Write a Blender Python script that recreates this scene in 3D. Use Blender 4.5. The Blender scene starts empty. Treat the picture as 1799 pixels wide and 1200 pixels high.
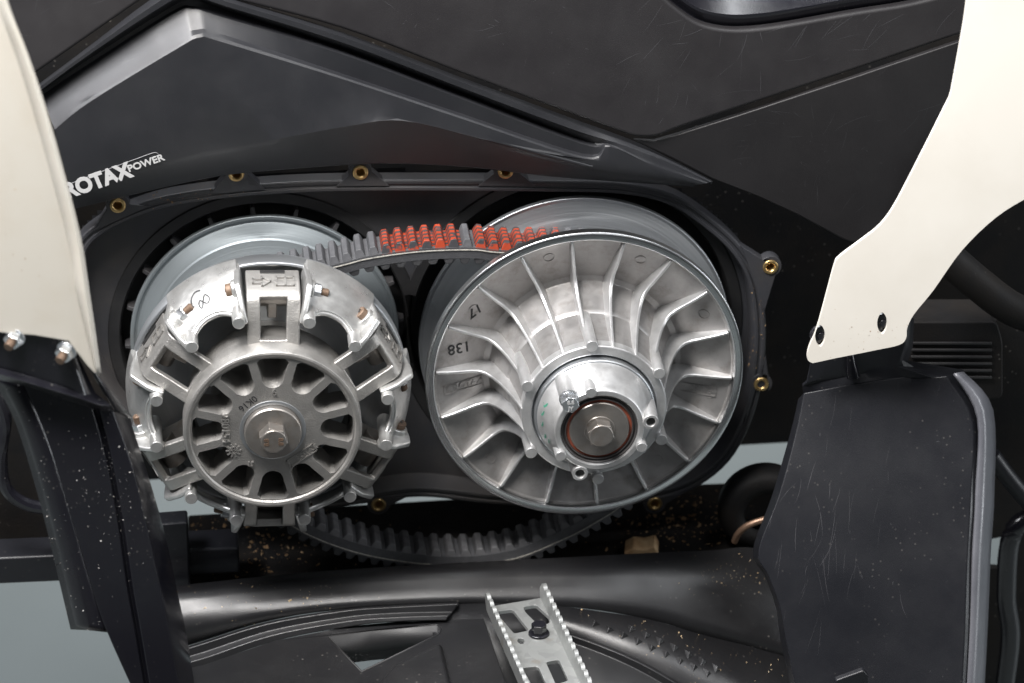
import bpy, bmesh, math, random
from mathutils import Vector, Matrix
from mathutils.geometry import tessellate_polygon
random.seed(7)
R = math.radians
SC = bpy.context.scene
COL = SC.collection
MM = 0.001

# ------------------------------------------------------------------ camera
FPX, PXMM = 5400.0, 0.43                      # focal length in photo pixels, mm per pixel at the pulleys
A, PT = R(6.2), R(27.8)
c_f = Vector((math.sin(A)*math.cos(PT), math.cos(A)*math.cos(PT), -math.sin(PT)))
c_r = Vector((math.cos(A), -math.sin(A), 0))
c_u = c_r.cross(c_f)
CAM = -((1028-899.5)*PXMM*c_r - (656-600)*PXMM*c_u + FPX*PXMM*c_f)
cam = bpy.data.cameras.new('camera'); cam_o = bpy.data.objects.new('camera', cam); COL.objects.link(cam_o)
cam.sensor_width = 36; cam.lens = 36*FPX/1799
cam.clip_start = 0.05; cam.clip_end = 60
m = Matrix((c_r, c_u, -c_f)).transposed().to_4x4(); m.translation = CAM*MM
cam_o.matrix_world = m
cam.dof.use_dof = True; cam.dof.focus_distance = 2.26; cam.dof.aperture_fstop = 5.6
SC.camera = cam_o

# ------------------------------------------------------------------ light: workshop ceiling lamps, a front lamp and an added side light
world = bpy.data.worlds.new('World'); SC.world = world; world.use_nodes = True
bg = world.node_tree.nodes['Background']
bg.inputs[0].default_value = (0.82, 0.9, 1.0, 1); bg.inputs[1].default_value = 0.035
def area(name, loc, target, sx, sy, power, color):
    l = bpy.data.lights.new(name, 'AREA'); l.shape = 'RECTANGLE'; l.size = sx; l.size_y = sy
    l.energy = power; l.color = color
    o = bpy.data.objects.new(name, l); COL.objects.link(o); o.location = loc
    o.rotation_euler = (Vector(target)-Vector(loc)).to_track_quat('-Z', 'Y').to_euler()
area('ceiling_lamp_key', (-0.50, -0.52, 1.42), (0, 0, 0), 0.5, 0.4, 56, (1.0, 0.97, 0.94))
area('ceiling_lamp_left', (-1.12, -0.34, 1.36), (-0.2, 0, 0), 0.7, 0.4, 34, (0.97, 0.97, 1.0))
area('ceiling_lamp_right', (0.75, -0.55, 1.6), (0.2, 0, 0), 0.25, 1.1, 12, (0.95, 0.97, 1.0))
area('rim_light_right', (2.1, -0.3, 0.15), (0.3, 0, 0), 0.35, 1.5, 19, (0.92, 0.96, 1.0))  # added tall light off to the right, placed for the guard rim highlight
area('ceiling_lamp_rear', (-0.2, 1.2, 2.6), (0, 0.9, -0.6), 1.6, 0.4, 75, (0.95, 0.97, 1.0))
area('front_lamp', (0.5, -2.3, 1.4), (0, 0, 0), 0.9, 0.5, 3.5, (0.95, 0.97, 1.0))
SC.view_settings.view_transform = 'Standard'; SC.view_settings.look = 'None'
SC.view_settings.exposure = 0; SC.view_settings.gamma = 1; SC.view_settings.use_curve_mapping = False

# ------------------------------------------------------------------ helpers
def ray(px, py): return c_f + (px-899.5)/FPX*c_r - (py-600)/FPX*c_u
def W(px, py, t):                              # point at depth t (mm towards the viewer) seen at a photo pixel
    d = ray(px, py); return CAM + d*((-t-CAM.y)/d.y)
def H(px, py, z):                              # point on the level z
    d = ray(px, py); return CAM + d*((z-CAM.z)/d.z)

class MB:
    def __init__(s): s.v = []; s.f = []
    def add(s, vs, fs):
        b = len(s.v); s.v += [Vector(v) for v in vs]; s.f += [tuple(i+b for i in f) for f in fs]
    def skin(s, front, back, holes_f=(), holes_b=()):
        """closed solid between two matching outlines (with holes)"""
        loops_f = [front]+list(holes_f); loops_b = [back]+list(holes_b)
        vs = []; starts = []
        for l in loops_f: starts.append(len(vs)); vs += list(l)
        n = len(vs)
        for l in loops_b: vs += list(l)
        fs = []
        if not holes_f:
            fs.append(tuple(range(n))); fs.append(tuple(range(2*n-1, n-1, -1)))
        else:
            tri = tessellate_polygon([[Vector(p) for p in l] for l in loops_f])
            tri_b = tri
            for t in tri: fs.append(tuple(t)); fs.append(tuple(n+i for i in reversed(t)))
        for l, st in zip(loops_f, starts):
            k = len(l)
            for i in range(k):
                a, b = st+i, st+(i+1) % k
                fs.append((a, n+a, n+b, b))
        s.add(vs, fs)
    def prism(s, poly, t0, t1, holes=()):
        """poly of (x,z) in mm, from depth t0 (front) to t1 (back)"""
        g = lambda pl, t: [(x, -t, z) for x, z in pl]
        s.skin(g(poly, t0), g(poly, t1), [g(h, t0) for h in holes], [g(h, t1) for h in holes])
    def lathe(s, prof, n=96, closed=False):
        vs = [(r*math.cos(2*math.pi*i/n), -t, r*math.sin(2*math.pi*i/n)) for r, t in prof for i in range(n)]
        fs = []; k = len(prof)
        for j in range(k if closed else k-1):
            for i in range(n):
                a, b = j*n+i, j*n+(i+1) % n; c, d = ((j+1) % k)*n+(i+1) % n, ((j+1) % k)*n+i
                fs.append((a, b, c, d))
        if not closed:
            for j, rev in ((0, 1), (k-1, 0)):
                if prof[j][0] < 1e-6: continue
        s.add(vs, fs)
    def disc(s, r, t, n=48, cx=0, cz=0): s.add([(cx+r*math.cos(2*math.pi*i/n), -t, cz+r*math.sin(2*math.pi*i/n)) for i in range(n)], [tuple(range(n))])
    def cyl(s, p0, p1, r0, r1=None, n=20, chamfer=0):
        r1 = r0 if r1 is None else r1
        p0, p1 = Vector(p0), Vector(p1); d = (p1-p0).normalized()
        a = d.orthogonal().normalized(); b = d.cross(a)
        rings = [(p0, r0), (p1, r1)]
        if chamfer: rings = [(p0, r0), (p1-d*chamfer, r1), (p1, r1-chamfer)]
        vs = []; fs = []
        for p, r in rings: vs += [p+(a*math.cos(2*math.pi*i/n)+b*math.sin(2*math.pi*i/n))*r for i in range(n)]
        for j in range(len(rings)-1):
            for i in range(n): fs.append((j*n+i, j*n+(i+1) % n, (j+1)*n+(i+1) % n, (j+1)*n+i))
        fs.append(tuple(range(n-1, -1, -1))); k = (len(rings)-1)*n; fs.append(tuple(range(k, k+n)))
        s.add(vs, fs)
    def loft(s, rows, flip=False, closed=False):
        n = len(rows[0]); vs = [p for r in rows for p in r]; fs = []
        for j in range(len(rows)-1):
            for i in range(n if closed else n-1):
                q = (j*n+i, (j+1)*n+i, (j+1)*n+(i+1) % n, j*n+(i+1) % n)
                fs.append(tuple(reversed(q)) if flip else q)
        s.add(vs, fs)
    def tube(s, path, r, n=8):
        path = [Vector(p) for p in path]; rows = []
        up = Vector((0.31, 0.2, 0.93))
        for i, p in enumerate(path):
            d = (path[min(i+1, len(path)-1)]-path[max(i-1, 0)]).normalized()
            a = d.cross(up).normalized(); b = d.cross(a)
            rr = r(i/(len(path)-1)) if callable(r) else r
            rows.append([p+(a*math.cos(2*math.pi*k/n)+b*math.sin(2*math.pi*k/n))*rr for k in range(n)])
        s.loft(rows, closed=True)
        s.add(rows[0], [tuple(range(n))]); s.add(rows[-1], [tuple(range(n-1, -1, -1))])
    def box(s, lo, hi):
        x0, y0, z0 = lo; x1, y1, z1 = hi
        s.add([(x0,y0,z0),(x1,y0,z0),(x1,y1,z0),(x0,y1,z0),(x0,y0,z1),(x1,y0,z1),(x1,y1,z1),(x0,y1,z1)],
              [(0,3,2,1),(4,5,6,7),(0,1,5,4),(1,2,6,5),(2,3,7,6),(3,0,4,7)])
    def hexa(s, p0, p1, r, wash=0):
        s.cyl(p0, p1, r, r, n=6)
    def build(s, name, mat, parent=None, bevel=0, seg=2, smooth=35, solid=0, merge=True, recalc=True, sub=0):
        me = bpy.data.meshes.new(name)
        me.from_pydata([v*MM for v in s.v], [], s.f)
        bm = bmesh.new(); bm.from_mesh(me)
        if merge: bmesh.ops.remove_doubles(bm, verts=bm.verts, dist=2e-6)
        if recalc: bmesh.ops.recalc_face_normals(bm, faces=bm.faces)
        bm.to_mesh(me); bm.free()
        for p in me.polygons: p.use_smooth = True
        me.set_sharp_from_angle(angle=R(smooth))
        me.materials.append(mat)
        o = bpy.data.objects.new(name, me); COL.objects.link(o)
        if parent: o.parent = parent
        if solid:
            md = o.modifiers.new('solid', 'SOLIDIFY'); md.thickness = abs(solid)*MM; md.offset = -1 if solid > 0 else 1
        if bevel:
            md = o.modifiers.new('bevel', 'BEVEL'); md.width = bevel*MM; md.segments = seg; md.limit_method = 'ANGLE'
            md.angle_limit = R(30); md.harden_normals = True
        return o

def thing(name, label, cat, loc=(0, 0, 0), group=None):
    o = bpy.data.objects.new(name, None); COL.objects.link(o); o.location = Vector(loc)*MM
    o.empty_display_size = 0.02
    return tag(o, label, cat, group)
def tag(o, label, cat=None, group=None, kind=None):
    o['label'] = label
    if cat: o['category'] = cat
    if group: o['group'] = group
    if kind: o['kind'] = kind
    return o
def dup(o, parent=None, rot=None):
    c = o.copy(); COL.objects.link(c)
    if parent: c.parent = parent
    if rot is not None: c.rotation_euler = (0, -rot, 0)
    for ch in [k for k in bpy.data.objects if k.parent == o]: dup(ch, c)
    return c
def catmull(pts, n=6, closed=False):
    P = [Vector(p) for p in pts]; out = []; k = len(P)
    for i in range(k if closed else k-1):
        if closed: a, b, c, d = P[i-1], P[i], P[(i+1) % k], P[(i+2) % k]
        else: a, b, c, d = P[max(i-1, 0)], P[i], P[i+1], P[min(i+2, k-1)]
        for j in range(n):
            u = j/n
            out.append(0.5*((2*b)+(c-a)*u+(2*a-5*b+4*c-d)*u*u+(3*b-a-3*c+d)*u**3))
    if not closed: out.append(P[-1])
    return out
def round_poly(pts, r, n=4):
    """rounds the corners of a 2-D outline; r may be a list"""
    out = []; k = len(pts)
    for i in range(k):
        p = Vector(pts[i]); a = Vector(pts[i-1])-p; b = Vector(pts[(i+1) % k])-p
        rr = r[i] if isinstance(r, (list, tuple)) else r
        q = min(rr, a.length*0.45, b.length*0.45)
        if q < 1e-4: out.append(p); continue
        p0, p1 = p+a.normalized()*q, p+b.normalized()*q
        for j in range(n+1):
            u = j/n; out.append(p0*(1-u)**2+p*2*u*(1-u)+p1*u*u)
    return out
def text_geo(body, size, depth=0.4, bold=0.0, sx=1.0, shear=0.0):
    cu = bpy.data.curves.new('txt', 'FONT'); cu.body = body; cu.size = size; cu.extrude = depth/2; cu.offset = bold
    cu.align_x = 'CENTER'; cu.align_y = 'CENTER'; cu.resolution_u = 4; cu.shear = shear
    o = bpy.data.objects.new('txt', cu); COL.objects.link(o)
    dg = bpy.context.evaluated_depsgraph_get(); me = bpy.data.meshes.new_from_object(o.evaluated_get(dg))
    vs = [Vector((v.co.x*sx, v.co.y, v.co.z)) for v in me.vertices]; fs = [tuple(p.vertices) for p in me.polygons]
    bpy.data.objects.remove(o); bpy.data.curves.remove(cu); bpy.data.meshes.remove(me)
    return vs, fs
def place(mb, geo, O, ex, ey):
    O, ex, ey = Vector(O), Vector(ex).normalized(), Vector(ey); ey = (ey-ex*ey.dot(ex)).normalized(); en = ex.cross(ey)
    mb.add([O+ex*v.x+ey*v.y+en*v.z for v in geo[0]], geo[1])
def outline_geo(pts, w=1.0, h=0.6, closed=True):
    """raised outline along a flat polyline"""
    mb = MB(); k = len(pts)
    for i in range(k if closed else k-1):
        a, b = Vector(pts[i]).to_3d(), Vector(pts[(i+1) % k]).to_3d(); d = (b-a).normalized(); nn = Vector((-d.y, d.x, 0))*w/2
        e = d*w/2
        q = [a-e+nn, a-e-nn, b+e-nn, b+e+nn]; z = Vector((0, 0, h))
        mb.add([p for p in q]+[p+z for p in q], [(4,5,6,7),(0,1,5,4),(1,2,6,5),(2,3,7,6),(3,0,4,7)])
    return mb.v, mb.f
def pol(r, a, t): return Vector((r*math.cos(a), -t, r*math.sin(a)))

# ------------------------------------------------------------------ materials
def nodes(name):
    m = bpy.data.materials.new(name); m.use_nodes = True
    nt = m.node_tree; return m, nt, nt.nodes['Principled BSDF']
def N(nt, kind, **kw):
    n = nt.nodes.new(kind)
    for k, v in kw.items():
        if k in n.inputs: n.inputs[k].default_value = v
        else: setattr(n, k, v)
    return n
def ramp(nt, fac, stops):
    r = nt.nodes.new('ShaderNodeValToRGB'); e = r.color_ramp.elements
    while len(e) < len(stops): e.new(0.5)
    for k, (p, c) in zip(e, stops): k.position = p; k.color = (c, c, c, 1) if isinstance(c, (int, float)) else (*c, 1)
    nt.links.new(fac, r.inputs[0]); return r.outputs[0]
def mix(nt, fac, a, b):
    x = nt.nodes.new('ShaderNodeMix'); x.data_type = 'RGBA'
    for s, v in ((0, fac), (6, a), (7, b)):
        if hasattr(v, 'links'): nt.links.new(v, x.inputs[s])
        else: x.inputs[s].default_value = v if s == 0 else (*v, 1)
    return x.outputs[2]
def coords(nt, scale=(1, 1, 1), rot=(0, 0, 0), world=False):
    if world: src = nt.nodes.new('ShaderNodeNewGeometry').outputs['Position']
    else: src = nt.nodes.new('ShaderNodeTexCoord').outputs['Object']
    mp = nt.nodes.new('ShaderNodeMapping'); mp.inputs['Scale'].default_value = scale; mp.inputs['Rotation'].default_value = rot
    nt.links.new(src, mp.inputs[0]); return mp.outputs[0]
def noise(nt, co, scale, detail=4, rough=0.55, dist=0.0):
    n = N(nt, 'ShaderNodeTexNoise', Scale=scale, Detail=detail, Roughness=rough, Distortion=dist)
    nt.links.new(co, n.inputs['Vector']); return n.outputs['Fac']
def bump(nt, bs, h, strength, dist=0.0006):
    b = N(nt, 'ShaderNodeBump', Strength=strength, Distance=dist); nt.links.new(h, b.inputs['Height']); nt.links.new(b.outputs[0], bs.inputs['Normal'])

def mat_cast(name, base=(0.56, 0.56, 0.55), metallic=0.75, rough=0.42, grain=0.25, gscale=1500, stain=0.35, stainc=(0.24, 0.22, 0.19)):
    m, nt, b = nodes(name); co = coords(nt)
    big = noise(nt, co, 75, 8, 0.72)
    st = ramp(nt, big, [(0.5, 0), (0.75, stain)])
    fine = noise(nt, co, 260, 3)
    c = mix(nt, ramp(nt, fine, [(0.3, 0.0), (0.7, 0.35)]), base, tuple(x*0.8 for x in base))
    c = mix(nt, st, c, stainc)
    nt.links.new(c, b.inputs['Base Color']); b.inputs['Metallic'].default_value = metallic
    nt.links.new(ramp(nt, noise(nt, co, 70, 4), [(0.3, rough-0.08), (0.7, rough+0.12)]), b.inputs['Roughness'])
    bump(nt, b, noise(nt, co, gscale, 2), grain, 0.0004)
    return m
def mat_turned(name, base, rough=0.28, metallic=1.0, ring=0.35):
    """lathe-turned metal: rings about the local Y axis"""
    m, nt, b = nodes(name)
    tc = nt.nodes.new('ShaderNodeTexCoord'); mp = N(nt, 'ShaderNodeMapping', Scale=(1, 0, 1)); nt.links.new(tc.outputs['Object'], mp.inputs[0])
    ln = N(nt, 'ShaderNodeVectorMath', operation='LENGTH'); nt.links.new(mp.outputs[0], ln.inputs[0])
    n = N(nt, 'ShaderNodeTexNoise', Scale=900.0, Detail=4.0, Roughness=0.7); n.noise_dimensions = '1D'; nt.links.new(ln.outputs['Value'], n.inputs['W'])
    n2 = N(nt, 'ShaderNodeTexNoise', Scale=160.0, Detail=2.0); n2.noise_dimensions = '1D'; nt.links.new(ln.outputs['Value'], n2.inputs['W'])
    co = coords(nt); bl = noise(nt, co, 22, 5)
    c = mix(nt, ramp(nt, n2.outputs['Fac'], [(0.3, 0), (0.7, 0.3)]), base, tuple(x*0.72 for x in base))
    c = mix(nt, ramp(nt, bl, [(0.55, 0), (0.8, 0.3)]), c, (0.3, 0.27, 0.22))
    nt.links.new(c, b.inputs['Base Color']); b.inputs['Metallic'].default_value = metallic
    nt.links.new(ramp(nt, n.outputs['Fac'], [(0.25, rough-0.08), (0.75, rough+0.12)]), b.inputs['Roughness'])
    b.inputs['Anisotropic'].default_value = 0.4
    bump(nt, b, n.outputs['Fac'], ring, 0.0002)
    return m
def mat_plastic(name, base=(0.020, 0.020, 0.022), rough=0.45, grain=0.35, gscale=1800, scratch=0.5, dust=0.25, spec=0.5, sscale=9, speck=0.0, dustc=(0.16, 0.15, 0.14)):
    m, nt, b = nodes(name); co = coords(nt, world=True)
    d = noise(nt, co, 11, 6, 0.65)
    c = mix(nt, ramp(nt, d, [(0.42, 0), (0.85, dust)]), base, dustc)
    hs = None
    if speck:
        v = N(nt, 'ShaderNodeTexVoronoi', Scale=170.0); nt.links.new(co, v.inputs['Vector'])
        sp = ramp(nt, v.outputs['Distance'], [(0.09, 1), (0.16, 0)])
        gate = ramp(nt, noise(nt, co, 16, 3), [(0.5, 0), (0.62, 1)])
        mm = N(nt, 'ShaderNodeMath', operation='MULTIPLY'); nt.links.new(sp, mm.inputs[0]); nt.links.new(gate, mm.inputs[1])
        m2 = N(nt, 'ShaderNodeMath', operation='MULTIPLY'); nt.links.new(mm.outputs[0], m2.inputs[0]); m2.inputs[1].default_value = speck
        c = mix(nt, m2.outputs[0], c, (0.5, 0.47, 0.42))
    nt.links.new(c, b.inputs['Base Color'])
    nt.links.new(ramp(nt, noise(nt, co, 30, 4), [(0.3, rough-0.05), (0.75, rough+0.12)]), b.inputs['Roughness'])
    b.inputs['Specular IOR Level'].default_value = spec
    bump(nt, b, noise(nt, co, gscale, 2), grain, 0.0003)
    return m
def mat_simple(name, base, rough=0.5, metallic=0.0, var=0.25, scale=80, grain=0.15, gscale=900, alt=None, amount=0.6, lo=0.45, hi=0.7):
    m, nt, b = nodes(name); co = coords(nt)
    c = mix(nt, ramp(nt, noise(nt, co, scale, 5, 0.6), [(lo, 0), (hi, amount if alt else var)]), base, alt or tuple(x*0.6 for x in base))
    nt.links.new(c, b.inputs['Base Color']); b.inputs['Metallic'].default_value = metallic
    nt.links.new(ramp(nt, noise(nt, co, scale*1.7, 3), [(0.3, max(rough-0.08, 0.05)), (0.7, rough+0.1)]), b.inputs['Roughness'])
    bump(nt, b, noise(nt, co, gscale, 3), grain, 0.0004)
    return m
M = {}
M['cast'] = mat_cast('cast_aluminium_smooth', (0.62, 0.62, 0.62), 0.8, 0.36, 0.10, 900, 0.35)
M['tower'] = mat_cast('cast_aluminium_tower', (0.60, 0.60, 0.59), 0.8, 0.34, 0.10, 700, 0.45)
M['blast'] = mat_cast('bead_blasted_aluminium', (0.375, 0.365, 0.35), 0.82, 0.46, 0.9, 900, 0.15)
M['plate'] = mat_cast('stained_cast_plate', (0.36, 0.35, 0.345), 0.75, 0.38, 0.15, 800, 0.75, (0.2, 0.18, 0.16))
M['turned'] = mat_turned('turned_aluminium', (0.70, 0.71, 0.72), 0.26)
M['sheave'] = mat_turned('satin_sheave_face', (0.46, 0.48, 0.50), 0.40, 0.9)
M['sheave_dull'] = mat_turned('dull_sheave_face', (0.38, 0.42, 0.44), 0.48, 0.75)
M['steel'] = mat_cast('dull_steel', (0.33, 0.31, 0.29), 0.85, 0.38, 0.12, 600, 0.5, (0.22, 0.16, 0.11))
M['zinc'] = mat_cast('zinc_plated_steel', (0.62, 0.64, 0.66), 0.95, 0.27, 0.1, 600, 0.2)
M['rust'] = mat_simple('rusty_screw', (0.17, 0.115, 0.08), 0.55, 0.4, alt=(0.09, 0.06, 0.045), scale=220)
M['red_seal'] = mat_simple('red_oxide_seal', (0.30, 0.075, 0.04), 0.55, 0.1, alt=(0.12, 0.05, 0.04), scale=90)
M['seal'] = mat_simple('dark_seal_steel', (0.09, 0.085, 0.085), 0.4, 0.6)
M['black_gap'] = mat_simple('black_gap_shade', (0.02, 0.02, 0.02), 0.4)  # flat black standing in for the shade inside arm slots and screw sockets
M['brass'] = mat_cast('dirty_brass', (0.62, 0.43, 0.19), 0.9, 0.32, 0.2, 700, 0.8, (0.10, 0.07, 0.04))
M['rubber'] = mat_simple('belt_rubber', (0.058, 0.059, 0.064), 0.62, 0, alt=(0.085, 0.085, 0.09), scale=240, amount=0.6, grain=0.5)
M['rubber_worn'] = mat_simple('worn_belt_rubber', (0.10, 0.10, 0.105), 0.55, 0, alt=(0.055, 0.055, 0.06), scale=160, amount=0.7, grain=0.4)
M['cord'] = mat_simple('belt_cord', (0.36, 0.345, 0.31), 0.8, alt=(0.12, 0.115, 0.11), scale=400, amount=0.8)
M['panel'] = mat_plastic('charcoal_panel_plastic', (0.013, 0.0121, 0.0132), 0.42, 0.25, 1500, 0.75, 0.03, 0.4)
M['panel_low'] = mat_plastic('textured_black_panel', (0.012, 0.0125, 0.015), 0.41, 0.45, 2200, 0.0, 0.02, 0.6)
M['gloss'] = mat_plastic('glossy_black_plastic', (0.007, 0.007, 0.010), 0.18, 0.12, 900, 0.25, 0.04, 0.55, speck=0.12)
M['mud'] = mat_plastic('scuffed_black_plastic', (0.0085, 0.009, 0.0115), 0.36, 0.25, 1500, 0.5, 0.025, 0.33, sscale=14, speck=0.06)
M['worn_sheen_edge'] = mat_plastic('worn_sheen_plastic_edge', (0.09, 0.092, 0.105), 0.34, 0.4, 500, 0, 0.6, 0.6, dustc=(0.22, 0.22, 0.24))  # worn plastic, its grey lightened further to stand in for reflected light
M['tray'] = mat_plastic('footwell_plastic', (0.010, 0.010, 0.011), 0.33, 0.4, 1900, 0.35, 0.05, 0.6, speck=0.15, dustc=(0.1, 0.09, 0.08))
M['housing'] = mat_plastic('housing_plastic', (0.032, 0.033, 0.038), 0.40, 0.3, 1200, 0.6, 0.35, 0.5, sscale=16, dustc=(0.14, 0.115, 0.085))
M['pocket'] = mat_plastic('recess_shade_black', (0.010, 0.010, 0.011), 0.5, 0.3, 1200, 0.1, 0.15)  # darker plastic, recess shade put into the colour of pockets and openings
M['dark'] = mat_plastic('dirty_black_chassis', (0.005, 0.005, 0.0055), 0.6, 0.6, 500, 0.0, 0.18, 0.2, speck=0.15, dustc=(0.07, 0.05, 0.03))
M['white'] = mat_simple('white_panel_plastic', (0.60, 0.575, 0.525), 0.38, scale=9, grain=0.03, alt=(0.52, 0.49, 0.435), amount=0.7, lo=0.4, hi=0.75)
M['white_old'] = mat_simple('yellowed_white_plastic', (0.56, 0.53, 0.47), 0.4, var=0.1, scale=24, grain=0.1, alt=(0.50, 0.45, 0.37), amount=0.4)
M['decal'] = mat_simple('silver_print', (0.40, 0.40, 0.40), 0.5, var=0.1)
M['decal_line'] = mat_simple('grey_print', (0.12, 0.12, 0.125), 0.5, var=0.1)
M['ink'] = mat_simple('black_ink', (0.02, 0.02, 0.022), 0.6, var=0.1)
M['green'] = mat_simple('green_paint', (0.03, 0.17, 0.11), 0.55, var=0.2)
M['copper'] = mat_simple('copper_pipe', (0.25, 0.16, 0.11), 0.4, 0.6)
M['scuff'] = mat_simple('scratched_plastic', (0.055, 0.055, 0.06), 0.6, var=0.5, scale=40)
M['dust'] = mat_simple('sawdust_specks', (0.42, 0.30, 0.17), 0.8, alt=(0.6, 0.5, 0.36), scale=90, amount=0.9)
M['crumb'] = mat_simple('brown_crumbs', (0.22, 0.13, 0.06), 0.8, alt=(0.35, 0.25, 0.14), scale=90, amount=0.9)
M['grit'] = mat_simple('pale_specks', (0.5, 0.49, 0.47), 0.5, alt=(0.35, 0.28, 0.2), scale=90, amount=0.5)

def mat_floor():
    m, nt, b = nodes('painted_floor'); co = coords(nt, world=True)
    c = mix(nt, ramp(nt, noise(nt, co, 1.3, 6), [(0.4, 0), (0.7, 0.6)]), (0.20, 0.225, 0.225), (0.15, 0.17, 0.17))
    nt.links.new(c, b.inputs['Base Color']); b.inputs['Roughness'].default_value = 0.42
    bump(nt, b, noise(nt, co, 60, 4), 0.1, 0.002); return m
M['floor'] = mat_floor()
def mat_orange():
    m, nt, b = nodes('orange_print'); co = coords(nt)
    sep = N(nt, 'ShaderNodeSeparateXYZ'); nt.links.new(co, sep.inputs[0])
    oi = nt.nodes.new('ShaderNodeObjectInfo')
    w = N(nt, 'ShaderNodeTexWave', Scale=52.0, Distortion=3.2, Detail=2.0); w.bands_direction = 'Y'
    w.inputs['Detail Scale'].default_value = 1.4
    ad = N(nt, 'ShaderNodeVectorMath', operation='ADD'); cb = N(nt, 'ShaderNodeCombineXYZ')
    nt.links.new(oi.outputs['Random'], cb.inputs[1]); nt.links.new(co, ad.inputs[0]); nt.links.new(cb.outputs[0], ad.inputs[1])
    nt.links.new(ad.outputs[0], w.inputs['Vector'])
    ln = ramp(nt, w.outputs['Fac'], [(0.34, 0), (0.48, 1)])
    wear = ramp(nt, noise(nt, ad.outputs[0], 140, 3), [(0.36, 0), (0.42, 1)])
    mm = N(nt, 'ShaderNodeMath', operation='MULTIPLY'); nt.links.new(ln, mm.inputs[0]); nt.links.new(wear, mm.inputs[1])
    # the print stops short of the belt's cut edge
    ed = N(nt, 'ShaderNodeMath', operation='GREATER_THAN'); nt.links.new(sep.outputs[1], ed.inputs[0]); ed.inputs[1].default_value = -0.0155
    m3 = N(nt, 'ShaderNodeMath', operation='MULTIPLY'); nt.links.new(mm.outputs[0], m3.inputs[0]); nt.links.new(ed.outputs[0], m3.inputs[1])
    c = mix(nt, m3.outputs[0], (0.03, 0.03, 0.033), (0.26, 0.032, 0.010))
    nt.links.new(c, b.inputs['Base Color']); b.inputs['Roughness'].default_value = 0.5
    bump(nt, b, noise(nt, co, 900, 3), 0.3, 0.0004); return m
M['orange'] = mat_orange()
def mat_galv():
    m, nt, b = nodes('galvanised_steel'); co = coords(nt, world=True)
    v = N(nt, 'ShaderNodeTexVoronoi', Scale=160.0); nt.links.new(co, v.inputs['Vector'])
    c = mix(nt, ramp(nt, v.outputs['Color'], [(0.2, 0), (0.8, 0.5)]), (0.42, 0.43, 0.42), (0.28, 0.285, 0.285))
    c = mix(nt, ramp(nt, noise(nt, co, 45, 5), [(0.6, 0), (0.75, 0.7)]), c, (0.30, 0.24, 0.16))
    nt.links.new(c, b.inputs['Base Color']); b.inputs['Metallic'].default_value = 0.75; b.inputs['Roughness'].default_value = 0.42
    bump(nt, b, noise(nt, co, 400, 3), 0.15, 0.0004); return m
M['galv'] = mat_galv()

# ------------------------------------------------------------------ the setting
b = MB(); b.add([(-6000, -5000, -760), (6000, -5000, -760), (6000, 6000, -760), (-6000, 6000, -760)], [(0, 1, 2, 3)])
fl = b.build('floor', M['floor'], recalc=False); tag(fl, 'pale grey green painted workshop floor far below', kind='structure')

def plate_px(name, mat, pts, t, thick, parent=None, holes=(), bevel=1.0, tf=None, seg=2):
    """a thick plate whose outline is read at depth t (or tf(px,py)); its back is the same outline moved straight back"""
    tf = tf or (lambda x, y: t)
    fr = [W(x, y, tf(x, y)) for x, y in pts]; ho = [[W(x, y, tf(x, y)) for x, y in h] for h in holes]
    bk = lambda l: [p+Vector((0, thick, 0)) for p in l]
    mb = MB(); mb.skin(fr, bk(fr), ho, [bk(h) for h in ho])
    return mb.build(name, mat, parent, bevel=bevel, seg=seg)


# ------------------------------------------------------------------ secondary (driven) pulley
sec = thing('driven_pulley', 'large cast aluminium pulley with radial ribs and a tall hub, on the right', 'pulley', (0, 0, -3))
def rot_y(o, a): o.rotation_euler = (0, -a, 0); return o
b = MB(); b.lathe([(20, -72), (95, -72), (119, -67), (121, -65), (121, -60.5), (120.3, -60), (118, -60.5), (60, -44), (30, -42), (30, -72)], 160)
b.build('rear_sheave', M['sheave'], sec, bevel=0.4, smooth=20)
b = MB(); b.lathe([(34, -30), (60, -30.5), (121, -7), (121, -0.5), (120.4, 0), (119, 0.6), (115.4, 0.6), (114.6, 0.2), (114.2, -1), (113.6, -4.5)], 160)
fs_ = b.build('front_sheave_rim', M['turned'], sec, bevel=0.35, smooth=25)
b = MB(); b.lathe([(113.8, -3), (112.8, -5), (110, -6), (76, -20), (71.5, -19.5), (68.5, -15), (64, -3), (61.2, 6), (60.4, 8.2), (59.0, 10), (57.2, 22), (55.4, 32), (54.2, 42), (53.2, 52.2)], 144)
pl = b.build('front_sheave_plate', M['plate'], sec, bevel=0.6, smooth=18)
# ribs: one mesh, 18 copies
def rib_mesh():
    ridge = [(113.4, -1.2), (104, -1.8), (94, -3.4), (86, -5.0), (80, -4.6), (75.5, -1.6), (71, 5), (67, 13), (63.4, 22.5), (60, 33), (57, 43), (54.4, 53)]
    base = [(113.4, -7), (104, -9.5), (94, -13.8), (86, -17.4), (80, -20.2), (75.5, -21.5), (69, -17), (63.5, -5), (60, 6), (57, 18), (53, 34), (50, 50)]
    mb = MB(); rows = []
    sgn = lambda p, w: Vector((p[0], -p[1], w))
    n = len(ridge)
    w = [1.15]*n; wb = [1.7, 1.9, 2.2, 2.5, 2.8, 2.9, 2.8, 2.6, 2.4, 2.2, 2.2, 2.2]
    rows.append([sgn(base[i], wb[i]) for i in range(n)]); rows.append([sgn(ridge[i], w[i]) for i in range(n)])
    rows.append([sgn(ridge[i], -w[i]) for i in range(n)]); rows.append([sgn(base[i], -wb[i]) for i in range(n)])
    mb.loft(rows)
    k = [r[0] for r in rows]; mb.add(k, [(0, 1, 2, 3)]); k = [r[-1] for r in rows]; mb.add(k, [(3, 2, 1, 0)])
    return mb
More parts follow.
